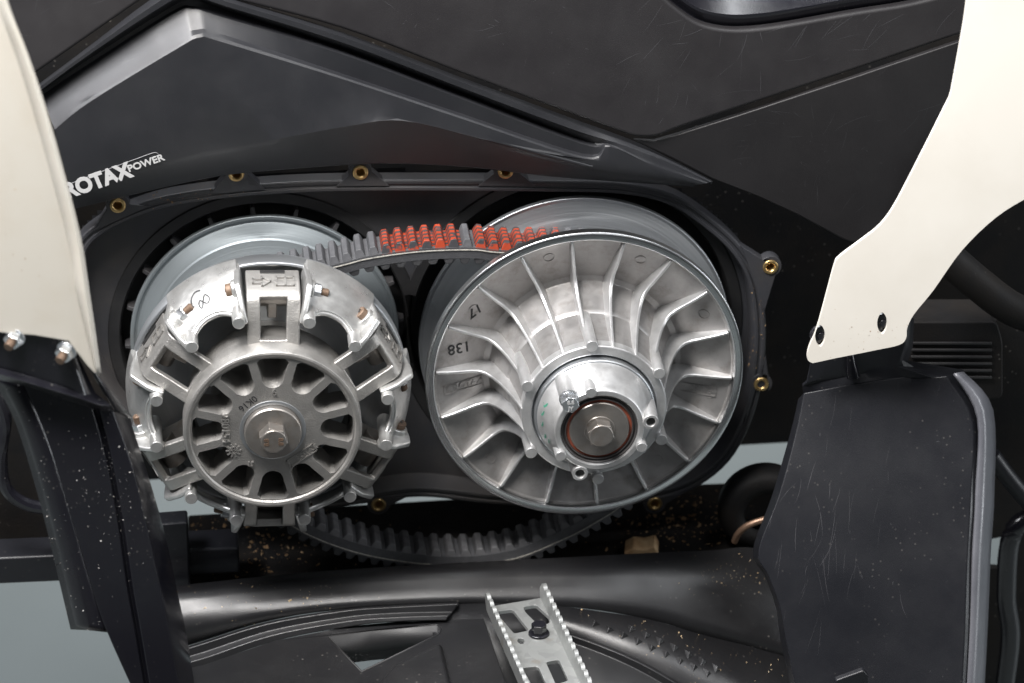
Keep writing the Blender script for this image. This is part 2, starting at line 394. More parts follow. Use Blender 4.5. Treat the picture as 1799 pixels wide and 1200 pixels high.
r0 = rib_mesh().build('rib', M['cast'], pl, bevel=0.8, seg=3)
for i in range(18):
    o = r0 if i == 0 else dup(r0, pl)
    rot_y(o, R(15.5+20*i))
# hub
b = MB(); b.lathe([(54.2, 44), (54.2, 52.5), (53.2, 53.2), (47.6, 53.4), (46.6, 52.8), (46.4, 50.5)], 128)
b.build('hub_shoulder', M['cast'], sec, bevel=0.5, smooth=30)
b = MB(); b.lathe([(46.6, 52), (46.3, 49.5), (45.2, 49.5), (45.0, 57.5), (44.2, 58.3), (43.2, 58.5)], 128)
b.build('turned_ring', M['sheave'], sec, bevel=0.3, smooth=30)
b = MB(); b.lathe([(43.6, 57), (43.2, 60), (40.6, 67), (36.2, 76), (34.6, 79), (33.6, 82), (32.8, 83), (29.2, 83), (28.4, 82.2), (28.2, 66)], 128)
b.build('hub_cone', M['cast'], sec, bevel=0.6, smooth=32)
def boss(ang, r, rad, t0, t1, name, mat, hole=0, seg=24):
    mb = MB(); c0, c1 = pol(r, ang, t0), pol(r, ang, t1)
    if hole:
        ring = lambda c, q: [c+Vector((q*math.cos(2*math.pi*i/seg), 0, q*math.sin(2*math.pi*i/seg))) for i in range(seg)]
        rows = [ring(c0, rad*1.25), ring(c1, rad), ring(c1, hole), ring(c1+Vector((0, 14, 0)), hole)]
        mb.loft(rows, closed=True); mb.add(ring(c1+Vector((0, 14, 0)), hole), [tuple(range(seg))])
        # web joining the lug to the hub
        u = Vector((math.cos(ang), 0, math.sin(ang))); s = Vector((-math.sin(ang), 0, math.cos(ang)))
        q = [c1-u*7+s*rad*1.25, c1-u*7-s*rad*1.25, c1-u*0-s*rad*0.98, c1+s*rad*0.98]
        q = [p+Vector((0, 0.4, 0)) for p in q]
        return mb.build(name, mat, sec, bevel=0.5, smooth=40)
    mb.cyl(c0, c1, rad*1.12, rad, seg)
    return mb.build(name, mat, sec, bevel=0.5, smooth=40)
for a in (93, 33, -27, -87, 213, 153):
    boss(R(a), 56.5, 4.4, 10, 57.5, 'ejector_post', M['cast'])
for a in (102, -25, 212):
    boss(R(a), 34.2, 4.0, 66, 86.5, 'pin_post', M['cast'])
for a in (8, 248):
    boss(R(a), 38.0, 5.8, 58, 84, 'threaded_lug', M['cast'], hole=3.5)
lug = boss(R(128), 38.0, 6.4, 58, 86, 'bolt_lug', M['cast'])
mb = MB(); c = pol(38, R(128), 86); up = Vector((0, -1, 0))
mb.cyl(c, c+up*3.2, 7.4, 7.0, 24); bolt = mb.build('hub_bolt', M['zinc'], sec, bevel=0.4)
mb = MB(); mb.hexa(c+up*3.2, c+up*10.2, 6.9); mb.cyl(c+up*10.2, c+up*10.8, 6.0, 5.6, 24)
mb.build('bolt_head', M['zinc'], bolt, bevel=0.5)
mb = MB()
for s, dy in (('8.8', 2.2), ('JY', -2.8)): place(mb, text_geo(s, 4.2, 0.4, 0.08), c+up*10.9+Vector((0, 0, dy)), (1, 0, 0), (0, 0, 1))
mb.build('stamped_lettering', M['decal'], bolt)
# seal, washer and bolt in the hub bore
b = MB(); b.lathe([(28.3, 81), (27.6, 81.6), (26.9, 80.8), (26.6, 79.5), (25.6, 79.5), (25.4, 81), (24.6, 81.3), (24.2, 79)], 96); b.build('seal_ring', M['seal'], sec, bevel=0.2)
b = MB(); b.lathe([(24.6, 78), (24.6, 79.3), (21.5, 79.6), (21.2, 78)], 96); b.build('red_seal', M['red_seal'], sec)
b = MB(); b.lathe([(22.2, 77), (22.2, 81), (21.6, 81.8), (0.01, 82)], 96); b.build('washer', M['steel'], sec, bevel=0.2)
b = MB(); b.lathe([(11.4, 81.8), (11.0, 82.8), (0.01, 83)], 48); wf = b.build('bolt_flange', M['steel'], sec)
b = MB(); b.hexa((0, -82.5, 0), (0, -91, 0), 10.3); b.cyl((0, -90.6, 0), (0, -91.8, 0), 9.3, 8.6, 32); b.build('bolt_head', M['steel'], wf, bevel=0.6)
# marks on the plate
def plate_t(r): return -6+(r-110)*16.5/40
def on_plate(r, a, lift=0.35):
    return pol(r, a, plate_t(r)+lift)
def flat(v, a):
    rad = (pol(101, a, plate_t(101))-pol(100, a, plate_t(100))).normalized(); tan = Vector((math.sin(a), 0, -math.cos(a))); n = rad.cross(tan).normalized()
    v = Vector(v); return (v-n*v.dot(n)).normalized()
def plate_frame(r, a, turn=0):
    rad = (pol(r+1, a, plate_t(r+1))-pol(r, a, plate_t(r))).normalized(); tan = Vector((math.sin(a), 0, -math.cos(a)))
    ex = tan*math.cos(turn)+rad*math.sin(turn); ey = -tan*math.sin(turn)+rad*math.cos(turn)
    return on_plate(r, a), ex, ey
for i in range(0, 18, 2):
    a = R(25.5+20*i); mb = MB(); O, ex, ey = plate_frame(101, a)
    place(mb, outline_geo([(4*math.cos(k*math.pi/10), 4*math.sin(k*math.pi/10)) for k in range(20)], 0.45, 0.35), O-Vector((0, -0.3, 0)), ex, ey)
    mb.build('ejector_mark', M['plate'], pl)
mb = MB(); O, ex, ey = plate_frame(99, R(145.5)); place(mb, text_geo('17', 12, 0.25, 0.15, shear=0.2), O, flat((-0.8, 0, -0.5), R(145.5)), flat((0.45, 0, -0.9), R(145.5))); mb.build('ink_number', M['ink'], pl)
mb = MB(); O, ex, ey = plate_frame(98, R(165.5)); place(mb, text_geo('138', 13, 0.25, 0.1, shear=-0.15), O, flat((-1, 0, 0.05), R(165.5)), flat((0, 0, -1), R(165.5))); mb.build('ink_number', M['ink'], pl)
def badge(body, r, a, ex, ey, w, h, nm='cast_lettering', mat=None, parent=None):
    mb = MB(); O = on_plate(r, a, 0.3); ex, ey = flat(ex, a), flat(ey, a)
    place(mb, outline_geo([(-w/2, -h/2), (w/2, -h/2), (w/2, h/2), (-w/2, h/2)], 0.6, 0.5), O, ex, ey)
    place(mb, text_geo(body, h*0.95, 0.7, 0.05, 1.1), Vector(O)+Vector(ex)*w*0.14, ex, ey); mb.build(nm, M['plate'], pl)
badge('ROTAX', 92, R(185.5), (1, 0.33, 0.05), (0.05, 0, 1), 32, 7)
badge('280154', 92, R(-14.5), (1, -0.33, -0.05), (-0.05, 0, 1), 28, 7)
mb = MB(); O, ex, ey = plate_frame(92, R(-94.5))
place(mb, outline_geo([(5.5*math.cos(k*math.pi/8), 5.5*math.sin(k*math.pi/8)) for k in range(16)], 0.6, 0.5), O, ex, ey)
for k in range(8): a = k*math.pi/4; place(mb, outline_geo([(1.6*math.cos(a), 1.6*math.sin(a)), (4.8*math.cos(a), 4.8*math.sin(a))], 0.7, 0.5, False), O, ex, ey)
mb.build('cast_emblem', M['plate'], pl)
# green paint dabs on the hub cone
mb = MB()
for a, t, l in ((158, 66, 5), (168, 66, 4), (180, 67, 3.5), (194, 68, 5), (198, 72, 4)):
    rr = lambda t: 43.2-(t-60)*0.40+0.35
    n = 5; row = []
    top = [pol(rr(t+l*k/n-l/2), R(a+3*math.sin(k)), t+l*k/n-l/2) for k in range(n+1)]; bot = [pol(rr(t+l*k/n-l/2), R(a+5-2*abs(k-2.5)*0.8), t+l*k/n-l/2) for k in range(n+1)]
    mb.loft([top, bot])
mb.build('paint_mark', M['green'], sec, recalc=False)

# ------------------------------------------------------------------ primary (drive) pulley
pq = Vector((-238.2, 0, 5.5))
pri = thing('drive_pulley', 'aluminium clutch pulley with spoked front wheel and arms, on the left', 'pulley', pq)
b = MB(); b.lathe([(22, -90), (90, -90), (101, -80), (103, -78), (103, -74.6), (102.4, -74), (100.2, -74), (99.4, -75.2), (97.5, -75.6), (95.5, -74.2), (90, -72), (86.5, -70.2), (85.5, -68.8), (84, -68.4), (35, -52), (30, -52), (30, -88)], 160)
rs = b.build('rear_sheave', M['sheave_dull'], pri, bevel=0.3, smooth=16)
mb = MB(); mb.skin([(98, 78, -2), (107.5, 81, -1.4), (107.5, 90, -1.4), (98, 96, -2)], [(98, 78, 2), (107.5, 81, 1.4), (107.5, 90, 1.4), (98, 96, 2)])
f0 = mb.build('cooling_fin', M['housing'], rs, bevel=0.4)
for i in range(20): rot_y(f0 if i == 0 else dup(f0, rs), R(3+18*i))
b = MB(); b.lathe([(34, -30), (60, -29), (102.6, -10), (103.4, -8), (103.6, 4), (103, 5.4), (101.4, 6), (100.2, 5.4), (98.4, -2), (96.5, -6), (60, -17), (34, -18)], 160)
fsh = b.build('front_sheave', M['sheave'], pri, bevel=0.4, smooth=25)
b = MB(); b.lathe([(44, -18), (43, 30), (40, 52), (24, 54)], 64); b.build('inner_hub', M['blast'], pri, bevel=0.6)
b = MB(); b.lathe([(62.4, 52), (62.4, 26), (57, 24), (56, 52)], 96); b.build('drum_wall', M['blast'], pri, bevel=0.6)

# spoked wheel
def wheel():
    mb = MB(); n = 144
    outer = [(63.6*math.cos(2*math.pi*i/n), 63.6*math.sin(2*math.pi*i/n)) for i in range(n)]
    def hole(k, ri, ro, w0, w1, rin):
        a = R(88+30*k); pts = []
        # U-shaped: round towards the hub, straight at the rim
        m_ = 10
        for j in range(m_+1):
            u = math.pi*(1-j/m_); pts.append((ri+w0-w0*math.sin(u), -w0*math.cos(u)))
        pts2 = [(p[0], p[1]) for p in pts]
        cr = 3.0
        out = []
        for j in range(9):
            th = (j/8*2-1)*w1/ro; q = ro-(2.2 if j in (0, 8) else 0)
            out.append((q*math.cos(th), q*math.sin(th)))
        poly = [(x, y) for x, y in pts2]+[(x, y) for x, y in out]
        ca, sa = math.cos(a), math.sin(a)
        return [(x*ca-y*sa, x*sa+y*ca) for x, y in poly]
    hf = [hole(k, 34.5, 58.6, 8.2, 12.2, 0) for k in range(12)]
    hb = [hole(k, 41.5, 57.4, 6.2, 9.6, 0) for k in range(12)]
    g = lambda pl_, t: [Vector((x, -t, z)) for x, z in pl_]
    f3 = g(outer, 71); hF = [g(h, 71) for h in hf]; hB = [g(h, 49) for h in hb]
    mb.skin(f3, g(outer, 49), hF, hB)
    return mb
wh = wheel().build('spoked_wheel', M['blast'], pri, bevel=1.1, seg=3)
b = MB(); b.lathe([(64.8, 48), (65, 51), (65, 70.5), (64.2, 72.4), (62.6, 73), (60.6, 72.4), (59.6, 71.2), (59.4, 69)], 144); b.build('wheel_rim', M['blast'], wh, bevel=0.3, smooth=50)
b = MB(); b.lathe([(24.4, 70), (24, 71.6), (23, 72), (21.2, 71.6), (20.8, 69)], 96); b.build('bore_ring', M['sheave'], wh, smooth=50)
b = MB(); b.lathe([(20.8, 68), (20.8, 76.5), (20, 77.6), (15, 78), (0.01, 78)], 96); ws = b.build('washer', M['steel'], pri, bevel=0.3)
b = MB(); b.hexa((0, -78, 0), (0, -88, 0), 10.8); b.cyl((0, -87.6, 0), (0, -89.4, 0), 9.7, 9.0, 32); b.build('bolt_head', M['steel'], ws, bevel=0.7)
mb = MB()
for s in (-1, 1):
    place(mb, text_geo('8.8', 5, 0.3, 0.15), (s*5.0, -89.6, 0), (0, 0, -s), (s, 0, 0))
mb.build('bolt_marking', M['rust'], ws)
# lettering on the wheel (raised unless inked)
def wl(body, r, a, size, turn, mat, nm, bold=0.1, sx=1, depth=2.4):
    mb = MB(); ex = (math.cos(turn), 0, math.sin(turn)); ey = (-math.sin(turn), 0, math.cos(turn))
    place(mb, text_geo(body, size, depth, bold, sx), pol(r, R(a), 71.1), ex, ey); mb.build(nm, mat, wh, smooth=30)
wl('6', 31.2, 86, 7.5, 0, M['blast'], 'cast_lettering', 0.05)
wl('0K16', 28.6, 127, 7.2, R(218), M['ink'], 'ink_stamp', 0.05, 1.0, 0.3)
wl('280154', 34.5, 174, 8.2, R(-90), M['blast'], 'cast_lettering', 0.02)
wl('15', 32.5, -122, 5, R(-4), M['blast'], 'cast_lettering', 0.1)
mb = MB(); ex = Vector((math.cos(R(34)), 0, math.sin(R(34)))); ey = Vector((-math.sin(R(34)), 0, math.cos(R(34)))); O = pol(30.5, R(-48), 71.0)
place(mb, outline_geo([(-11.5, -3), (11.5, -3), (11.5, 3), (-11.5, 3)], 0.8, 0.8), O, ex, ey)
place(mb, outline_geo([(-3.5, -3), (-3.5, 3)], 0.7, 0.7, False), O, ex, ey)
place(mb, text_geo('ROTAX', 5.4, 1.2, 0.1), O+ex*4.2, ex, ey); mb.build('cast_lettering', M['blast'], wh)
mb = MB(); O = pol(33, R(208), 71.0); ex = Vector((1, 0, 0)); ey = Vector((0, 0, 1))
for k in range(10):
    a = k*math.pi/5; place(mb, outline_geo([(3.0*math.cos(a), 3.0*math.sin(a)), (5.0*math.cos(a), 5.0*math.sin(a))], 1.2, 0.7, False), O, ex, ey)
place(mb, outline_geo([(2.8*math.cos(k*math.pi/6), 2.8*math.sin(k*math.pi/6)) for k in range(12)], 0.5, 0.6), O, ex, ey)
place(mb, outline_geo([(-2, 0), (2, 0)], 0.6, 0.6, False), O, ex, ey); place(mb, outline_geo([(-1, -1.7), (1, 1.7)], 0.6, 0.6, False), O, ex, ey); place(mb, outline_geo([(1, -1.7), (-1, 1.7)], 0.6, 0.6, False), O, ex, ey)
mb.build('cast_emblem', M['blast'], wh)

# bent arms with a window, built pointing along +X, copied round
def arm_pt(u, w):
    """u along the arm, w across; returns outer surface point"""
    P = [(0, 60, 58), (6, 66, 56.4), (20, 80, 52.4), (33, 92.6, 49), (36.5, 95.8, 47), (39.2, 97.8, 44), (43, 99, 40), (54, 101, 29), (62, 102.2, 21), (70, 102.6, 14)]
    for (u0, r0, t0), (u1, r1, t1) in zip(P, P[1:]):
        if u <= u1:
            k = (u-u0)/(u1-u0); return Vector((r0+(r1-r0)*k, -(t0+(t1-t0)*k), w))
us = [0, 6, 10, 20, 33, 36.5, 39.2, 43, 54, 68]
ws_ = [-19.5, -9.6, 9.6, 19.5]
def arm():
    bm = bmesh.new(); vv = {}
    def V(i, j):
        if (i, j) not in vv: vv[i, j] = bm.verts.new(arm_pt(us[i], ws_[j]*(1.0 if us[i] > 30 else 0.97)))
        return vv[i, j]
    for i in range(len(us)-1):
        for j in range(len(ws_)-1):
            if j == 1 and 1 <= i <= 4: continue
            pass
            bm.faces.new((V(i, j), V(i+1, j), V(i+1, j+1), V(i, j+1)))
    bmesh.ops.recalc_face_normals(bm, faces=bm.faces)
    # make the outer side face outwards
    if sum((f.normal.x-f.normal.y) for f in bm.faces) < 0: bmesh.ops.reverse_faces(bm, faces=bm.faces)
    bm.verts.index_update()
    mb = MB(); mb.add([v.co.copy() for v in bm.verts], [tuple(v.index for v in f.verts) for f in bm.faces]); bm.free()
    return mb
ar = arm().build('fork_arm', M['blast'], pri, bevel=1.2, seg=3, solid=6, recalc=False)
mb = MB()   # raised arrow and box signs on the bent end
O = arm_pt(51, 0); ey = (arm_pt(45, 0)-arm_pt(53, 0)).normalized()*-1; ex = Vector((0, 0, -1))
en = ex.cross(ey)
if en.x < 0: ex = -ex
O = O+ex.cross(ey)*0.15
place(mb, outline_geo([(-14.5, -2.4), (-8, -2.4), (-8, -5.4), (-1.8, 0), (-8, 5.4), (-8, 2.4), (-14.5, 2.4)], 1.1, 1.1), O, ex, ey)
place(mb, outline_geo([(2.5, -4.8), (9, -4.8), (9, 4.8), (2.5, 4.8)], 1.1, 1.1), O, ex, ey)
place(mb, outline_geo([(9, -4.8), (15, -4.8), (15, 4.8), (9, 4.8)], 1.1, 1.1), O, ex, ey)
mb.build('cast_sign', M['blast'], ar)
mb = MB(); q_ = arm_pt(64.5, 0); mb.box((q_.x-3, q_.y-2.2, -9), (q_.x+0.5, q_.y+2.2, 9)); mb.build('slot', M['black_gap'], ar, bevel=0.3)
mb = MB(); mb.cyl((86, -22, -12), (86, -22, 12), 9, n=24); mb.build('roller', M['steel'], ar, bevel=0.5)
mb = MB(); mb.box((70, -30, -3.5), (88, 6, 3.5)); mb.build('flyweight', M['steel'], ar, bevel=1)
for i in range(6):
    o = ar if i == 0 else dup(ar, pri); rot_y(o, R(87+60*i))

# towers between the arms
def prof(s, arch):
    P = [(0, 103.2, -1), (0.12, 103, 5), (0.3, 101.0, 16), (0.5, 96.5, 27), (0.7, 91.2, 37), (0.88, 87.2, 45), (1, 85.2, 50)]
    s = s*arch
    for (a, r0, t0), (c, r1, t1) in zip(P, P[1:]):
        if s <= c+1e-9:
            k = (s-a)/(c-a); return r0+(r1-r0)*k, t0+(t1-t0)*k
def tower_pt(a, s):
    arch = 0.80+0.20*min(1, (abs(a)/R(13))**2.4)
    r, t = prof(s, arch); return pol(r, a, t)
def tower():
    mb = MB(); na = 22
    angs = [R(-16+32*i/na) for i in range(na+1)]
    rows = [[tower_pt(a, s) for a in angs] for s in (0, 0.12, 0.3, 0.5, 0.7, 0.88, 1)]
    mb.loft(rows); return mb
tw = tower().build('lever_tower', M['tower'], pri, bevel=0.8, solid=-3.2, smooth=50)
def tower_parts(tw):
    mb = MB()   # bead along the arched lip
    mb.tube([tower_pt(R(-13+26*i/20), 1)+Vector((0, -0.6, 0)) for i in range(21)], 1.9, 8); mb.build('lip', M['tower'], tw, smooth=60)
    for s in (-1, 1):
        mb = MB(); a = R(15.8)*s; th = 2.3
        P = [(103.4, -1), (105, 16), (107.5, 34), (107.5, 43), (104.5, 46), (95, 54), (88.5, 57), (82, 58), (81, 50), (86, 36), (91, 24), (96, -1)]
        tan = Vector((-math.sin(a), 0, math.cos(a)))
        k = 1.0
        fr = [pol(r, a, t)+tan*th*(1.0 if i < 5 else 0.8) for i, (r, t) in enumerate(P)]; bk = [pol(r, a, t)-tan*th*(1.0 if i < 5 else 0.8) for i, (r, t) in enumerate(P)]
        mb.skin(fr, bk); mb.build('side_rib', M['tower'], tw, bevel=1.4, seg=3)
        mb = MB(); ap = R(12.9)*s
        mb.cyl(pol(87.5, ap, 22), pol(86, ap, 62), 5.6, 4.6, 24); mb.build('post', M['tower'], tw, bevel=0.6)
        # pivot boss block
        mb = MB(); c = pol(97.5, R(13.0)*s, 30); ti = -tan*s
        mb.cyl(c-ti*5, c+ti*1.0, 8.2, 7.2, 20); mb.build('pivot_boss', M['tower'], tw, bevel=1.0)
        if s > 0:
            mb = MB(); mb.hexa(c+ti*1.0, c+ti*6.2, 6.0); nt_ = mb.build('nut', M['zinc'], tw, bevel=0.5)
            mb = MB(); mb.cyl(c+ti*6, c+ti*12.5, 2.9, n=16, chamfer=0.6)
            for q in range(5): mb.cyl(c+ti*(6.6+q*1.1), c+ti*(7.1+q*1.1), 3.2, n=16)
            mb.build('bolt_end', M['rust'], nt_)
        else:
            mb = MB(); mb.cyl(c+ti*1.0, c+ti*5.4, 5.4, n=20, chamfer=0.7); h = mb.build('screw_head', M['rust'], tw, bevel=0.3)
            mb = MB()
            for ang in (0, 60, 120):
                d = (tan.cross(Vector((0, 1, 0))).normalized()*math.cos(R(ang))+Vector((0, 1, 0))*math.sin(R(ang)))*2.6
                mb.tube([c+ti*5.5-d, c+ti*5.5+d], 0.5, 6)
            mb.build('socket', M['black_gap'], h)
tower_parts(tw)
for i in range(6):
    o = tw if i == 0 else dup(tw, pri); rot_y(o, R(57+60*i))
# hand-written ink mark on one tower
mb = MB()
def ink(pts, w):
    P = catmull([Vector((x, y, 0)) for x, y in pts], 6)
    q = [tower_pt(R(p.x), p.y) for p in P]
    for i in range(len(q)-1):
        d = (q[i+1]-q[i]).normalized(); nrm = Vector((0.76, -0.65, 0)); s_ = d.cross(nrm).normalized()*w/2; o_ = nrm*3.7
        mb.add([q[i]+s_+o_, q[i]-s_+o_, q[i+1]-s_+o_, q[i+1]+s_+o_], [(0, 1, 2, 3)])
ink([(0.5, 0.44), (3.0, 0.42), (5.5, 0.50), (6.0, 0.62), (5.2, 0.66)], 1.1)
ink([(-2.2, 0.62), (-0.8, 0.56), (0.6, 0.66), (2.0, 0.78), (3.0, 0.70), (2.0, 0.62), (0.4, 0.70), (-1.2, 0.74), (-2.4, 0.66), (-2.0, 0.60)], 0.9)
o = mb.build('ink_mark', M['ink'], pri, recalc=False); rot_y(o, R(117))

# ------------------------------------------------------------------ drive belt
def belt_path():
    f = lambda px, py: (lambda p: Vector((p.x, 0, p.z)))(W(px, py, -20))
    up = [f(590, 471), f(650, 456), f(740, 444), f(830, 441), f(885, 446)]
    lo = [f(1180, 800), f(1105, 876), f(1045, 917), f(985, 948), f(900, 981), f(790, 992), f(660, 977), f(565, 948), f(500, 912), f(430, 850)]
    s0, p0 = Vector((0, 0, -3)), Vector((pq.x, 0, pq.z))
    arc = lambda c, r, a0, a1, n: [c+Vector((r*math.cos(R(a0+(a1-a0)*i/(n-1))), 0, r*math.sin(R(a0+(a1-a0)*i/(n-1))))) for i in range(n)]
    pts = up+arc(s0, 92, 80, -35, 6)+lo+arc(p0, 72, 222, 112, 5)
    P = catmull(pts, 24, True)
    L = [0]
    for i in range(len(P)): L.append(L[-1]+(P[(i+1) % len(P)]-P[i]).length)
    return P, L
BP, BL = belt_path(); BT = BL[-1]
def bp(s):
    s = s % BT
    lo, hi = 0, len(BL)-1
    while hi-lo > 1:
        mid = (lo+hi)//2
        if BL[mid] <= s: lo = mid
        else: hi = mid
    k = (s-BL[lo])/(BL[lo+1]-BL[lo]); a, b_ = BP[lo], BP[(lo+1) % len(BP)]
    return a+(b_-a)*k
def frame(s):
    p = bp(s); d = (bp(s+1.5)-bp(s-1.5)).normalized(); n = Vector((-d.z, 0, d.x)); return p, d, n     # n points outwards (path runs clockwise)
belt = thing('drive_belt', 'toothed black rubber belt with orange printed teeth looping round both pulleys', 'belt')
TF, TB = -20, -50
def belt_ring(name, mat, secn, parent):
    rows = []; ns = 400
    for i in range(ns):
        p, d, n = frame(BT*i/ns)
        rows.append([Vector((0, -t, 0))+p+n*h for h, t in secn])
    rows.append(rows[0]); mb = MB(); mb.loft(rows, closed=True)
    return mb.build(name, mat, parent, smooth=40)
body = belt_ring('belt_body', M['rubber'], [(3.0, TF), (3.0, TB), (-6.6, TB+1), (-6.6, TF-1)], belt)
b = belt_ring('edge_cord', M['cord'], [(1.2, TF+0.3), (1.2, TF-0.5), (0.5, TF-0.5), (0.5, TF+0.3)], body)
def cog(h, base, top, sgn, w0, w1):
    mb = MB(); pr = [(-base/2, -1.0), (-base/2, 0), (-top/2-0.5, h*0.72), (-top/2+0.5, h), (top/2-0.5, h), (top/2+0.5, h*0.72), (base/2, 0), (base/2, -1.0)]
    fr = [Vector((x, -w0+(0.9 if z > 0 else 0)*z/h*1.6, sgn*z)) for x, z in pr]; bk = [Vector((x, -w1-(0.9 if z > 0 else 0)*z/h*1.6, sgn*z)) for x, z in pr]
    mb.skin(fr, bk); return mb
def set_cog(o, s, off):
    p, d, n = frame(s); q = p+n*off; m_ = Matrix((d, Vector((0, 1, 0)), n)).transposed().to_4x4(); 
    o.matrix_basis = Matrix.Translation((q+Vector((0, -(TF+TB)/2, 0)))*MM) @ m_
hw = (TF-TB)/2
co_ = cog(6.4, 7.6, 4.6, 1, hw, -hw).build('outer_tooth', M['rubber'], belt, bevel=0.5)
coo = cog(6.4, 8.2, 4.6, 1, hw, -hw).build('outer_tooth', M['orange'], belt, bevel=0.5)
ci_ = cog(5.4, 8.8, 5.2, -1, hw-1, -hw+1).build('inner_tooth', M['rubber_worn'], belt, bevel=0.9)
def project(p):
    d = p-CAM; z = d.dot(c_f); return 899.5+FPX*d.dot(c_r)/z, 600-FPX*d.dot(c_u)/z
# the print also runs down into the grooves
def band(s0, s1):
    rows = []; n_ = max(3, int((s1-s0)/1.5))
    for i in range(n_+1):
        p, d, n = frame(s0+(s1-s0)*i/n_); rows.append([p+n*3.12+Vector((0, -t, 0)) for t in (TF-3.5, TB)])
    mb = MB(); mb.loft(rows); mb.build('printed_band', M['orange'], body, smooth=60, recalc=False)
def s_at(px): return min((abs(project(frame(k*1.0)[0]+Vector((0, 30, 0)))[0]-px), k*1.0) for k in range(int(BT)) if frame(k*1.0)[2].z > 0.5)[1]
n_o = round(BT/9.9)
firsto = [True, True]
for i in range(n_o):
    s = BT*i/n_o; p, d, n = frame(s); px, py = project(p+Vector((0, 30, 0)))
    painted = n.z > 0.3 and 676 < px < 985 and not 818 < px < 838
    k = 1 if painted else 0; src = (co_, coo)[k]
    o = src if firsto[k] else dup(src, belt); firsto[k] = False
    set_cog(o, s, 2.8)
band(s_at(682), s_at(814)); band(s_at(842), s_at(965))
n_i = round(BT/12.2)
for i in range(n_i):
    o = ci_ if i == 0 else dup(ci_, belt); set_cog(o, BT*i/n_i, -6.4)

# ------------------------------------------------------------------ belt housing behind the pulleys
hous = thing('belt_housing', 'dirty black plastic belt housing with brass screw inserts behind the pulleys', 'housing')
FL = [(128, 470), (140, 424), (180, 390), (235, 364), (300, 345), (400, 331), (520, 322), (640, 319), (800, 319), (950, 320), (1090, 324), (1180, 343), (1250, 387), (1302, 436), (1332, 490), (1343, 560), (1341, 640), (1322, 730), (1280, 810), (1210, 862), (1120, 884), (1000, 892), (860, 884), (740, 872), (640, 884), (545, 893), (435, 880), (335, 836), (245, 765), (172, 680), (130, 580)]
ftv = -62
fo = catmull([W(x, y, ftv) for x, y in FL], 5, True)
cen = Vector((-110, -ftv, 0)); 
def shrink(P, d, t):
    out = []; n = len(P)
    for i in range(n):
        tg = (P[(i+1) % n]-P[i-1]).normalized(); nn = Vector((tg.z, 0, -tg.x)); q = P[i]+nn*d; q = Vector((q.x, -t, q.z)); out.append(q)
    return out
rows = [shrink(fo, -1, ftv-14), shrink(fo, -1, ftv-1), shrink(fo, 0, ftv), shrink(fo, 2.2, ftv), shrink(fo, 2.8, ftv-1.2), shrink(fo, 4.6, ftv-1.2), shrink(fo, 5.2, ftv), shrink(fo, 7.5, ftv), shrink(fo, 8.2, ftv-1), shrink(fo, 10, ftv-20)]
mb = MB(); mb.loft(rows, closed=True); mb.build('flange', M['housing'], hous, smooth=40, bevel=0.4)
inner = rows[-1]; tb = ftv-20
pk = [(Vector((pq.x, 0, pq.z)), 116, -150), (Vector((0, 0, -3)), 131, -135)]
# back plate with two round pockets
def circle(c, r, t, n=64): return [Vector((c.x+r*math.cos(2*math.pi*i/n), -t, c.z+r*math.sin(2*math.pi*i/n))) for i in range(n)]
import itertools
# the pockets meet the housing wall, so the plate is cut as a figure: wall outline minus the two discs
big = [p.copy() for p in shrink(fo, -0.5, tb)]
mb = MB(); tri = []
gx = 4.0
xs = [min(p.x for p in big)+gx*i for i in range(int((max(p.x for p in big)-min(p.x for p in big))/gx)+2)]
zs = [min(p.z for p in big)+gx*i for i in range(int((max(p.z for p in big)-min(p.z for p in big))/gx)+2)]
def inside(x, z):
    c = False; n = len(big)
    for i in range(n):
        a, b_ = big[i], big[i-1]
        if (a.z > z) != (b_.z > z) and x < (b_.x-a.x)*(z-a.z)/(b_.z-a.z)+a.x: c = not c
    return c
gv = {}; vs = []; fcs = []
def in_pocket(x, z, k=None, m_=0): return any(math.hypot(x-c.x, z-c.z) < rr-m_ for j, (c, rr, _) in enumerate(pk) if j != k)
def gvert(i, j):
    if (i, j) not in gv: gv[i, j] = len(vs); vs.append(Vector((xs[i], -tb, zs[j])))
    return gv[i, j]
for i in range(len(xs)-1):
    for j in range(len(zs)-1):
        x, z = xs[i]+gx/2, zs[j]+gx/2
        if inside(x, z) and not in_pocket(x, z, None, 1): fcs.append((gvert(i, j), gvert(i+1, j), gvert(i+1, j+1), gvert(i, j+1)))
mb.add(vs, fcs); mb.build('back_plate', M['housing'], hous, smooth=60)
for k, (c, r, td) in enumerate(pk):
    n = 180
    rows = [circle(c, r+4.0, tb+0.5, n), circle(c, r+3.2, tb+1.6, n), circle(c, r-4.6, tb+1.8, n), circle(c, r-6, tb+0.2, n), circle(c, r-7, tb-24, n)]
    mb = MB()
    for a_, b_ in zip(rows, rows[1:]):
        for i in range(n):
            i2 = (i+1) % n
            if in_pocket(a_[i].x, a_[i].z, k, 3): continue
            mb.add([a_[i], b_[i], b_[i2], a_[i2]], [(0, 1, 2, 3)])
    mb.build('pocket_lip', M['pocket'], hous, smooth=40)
    mb = MB(); mb.add(circle(c, r-5, tb-22-k, 96), [tuple(range(96))]); mb.build('pocket_floor', M['pocket'], hous)
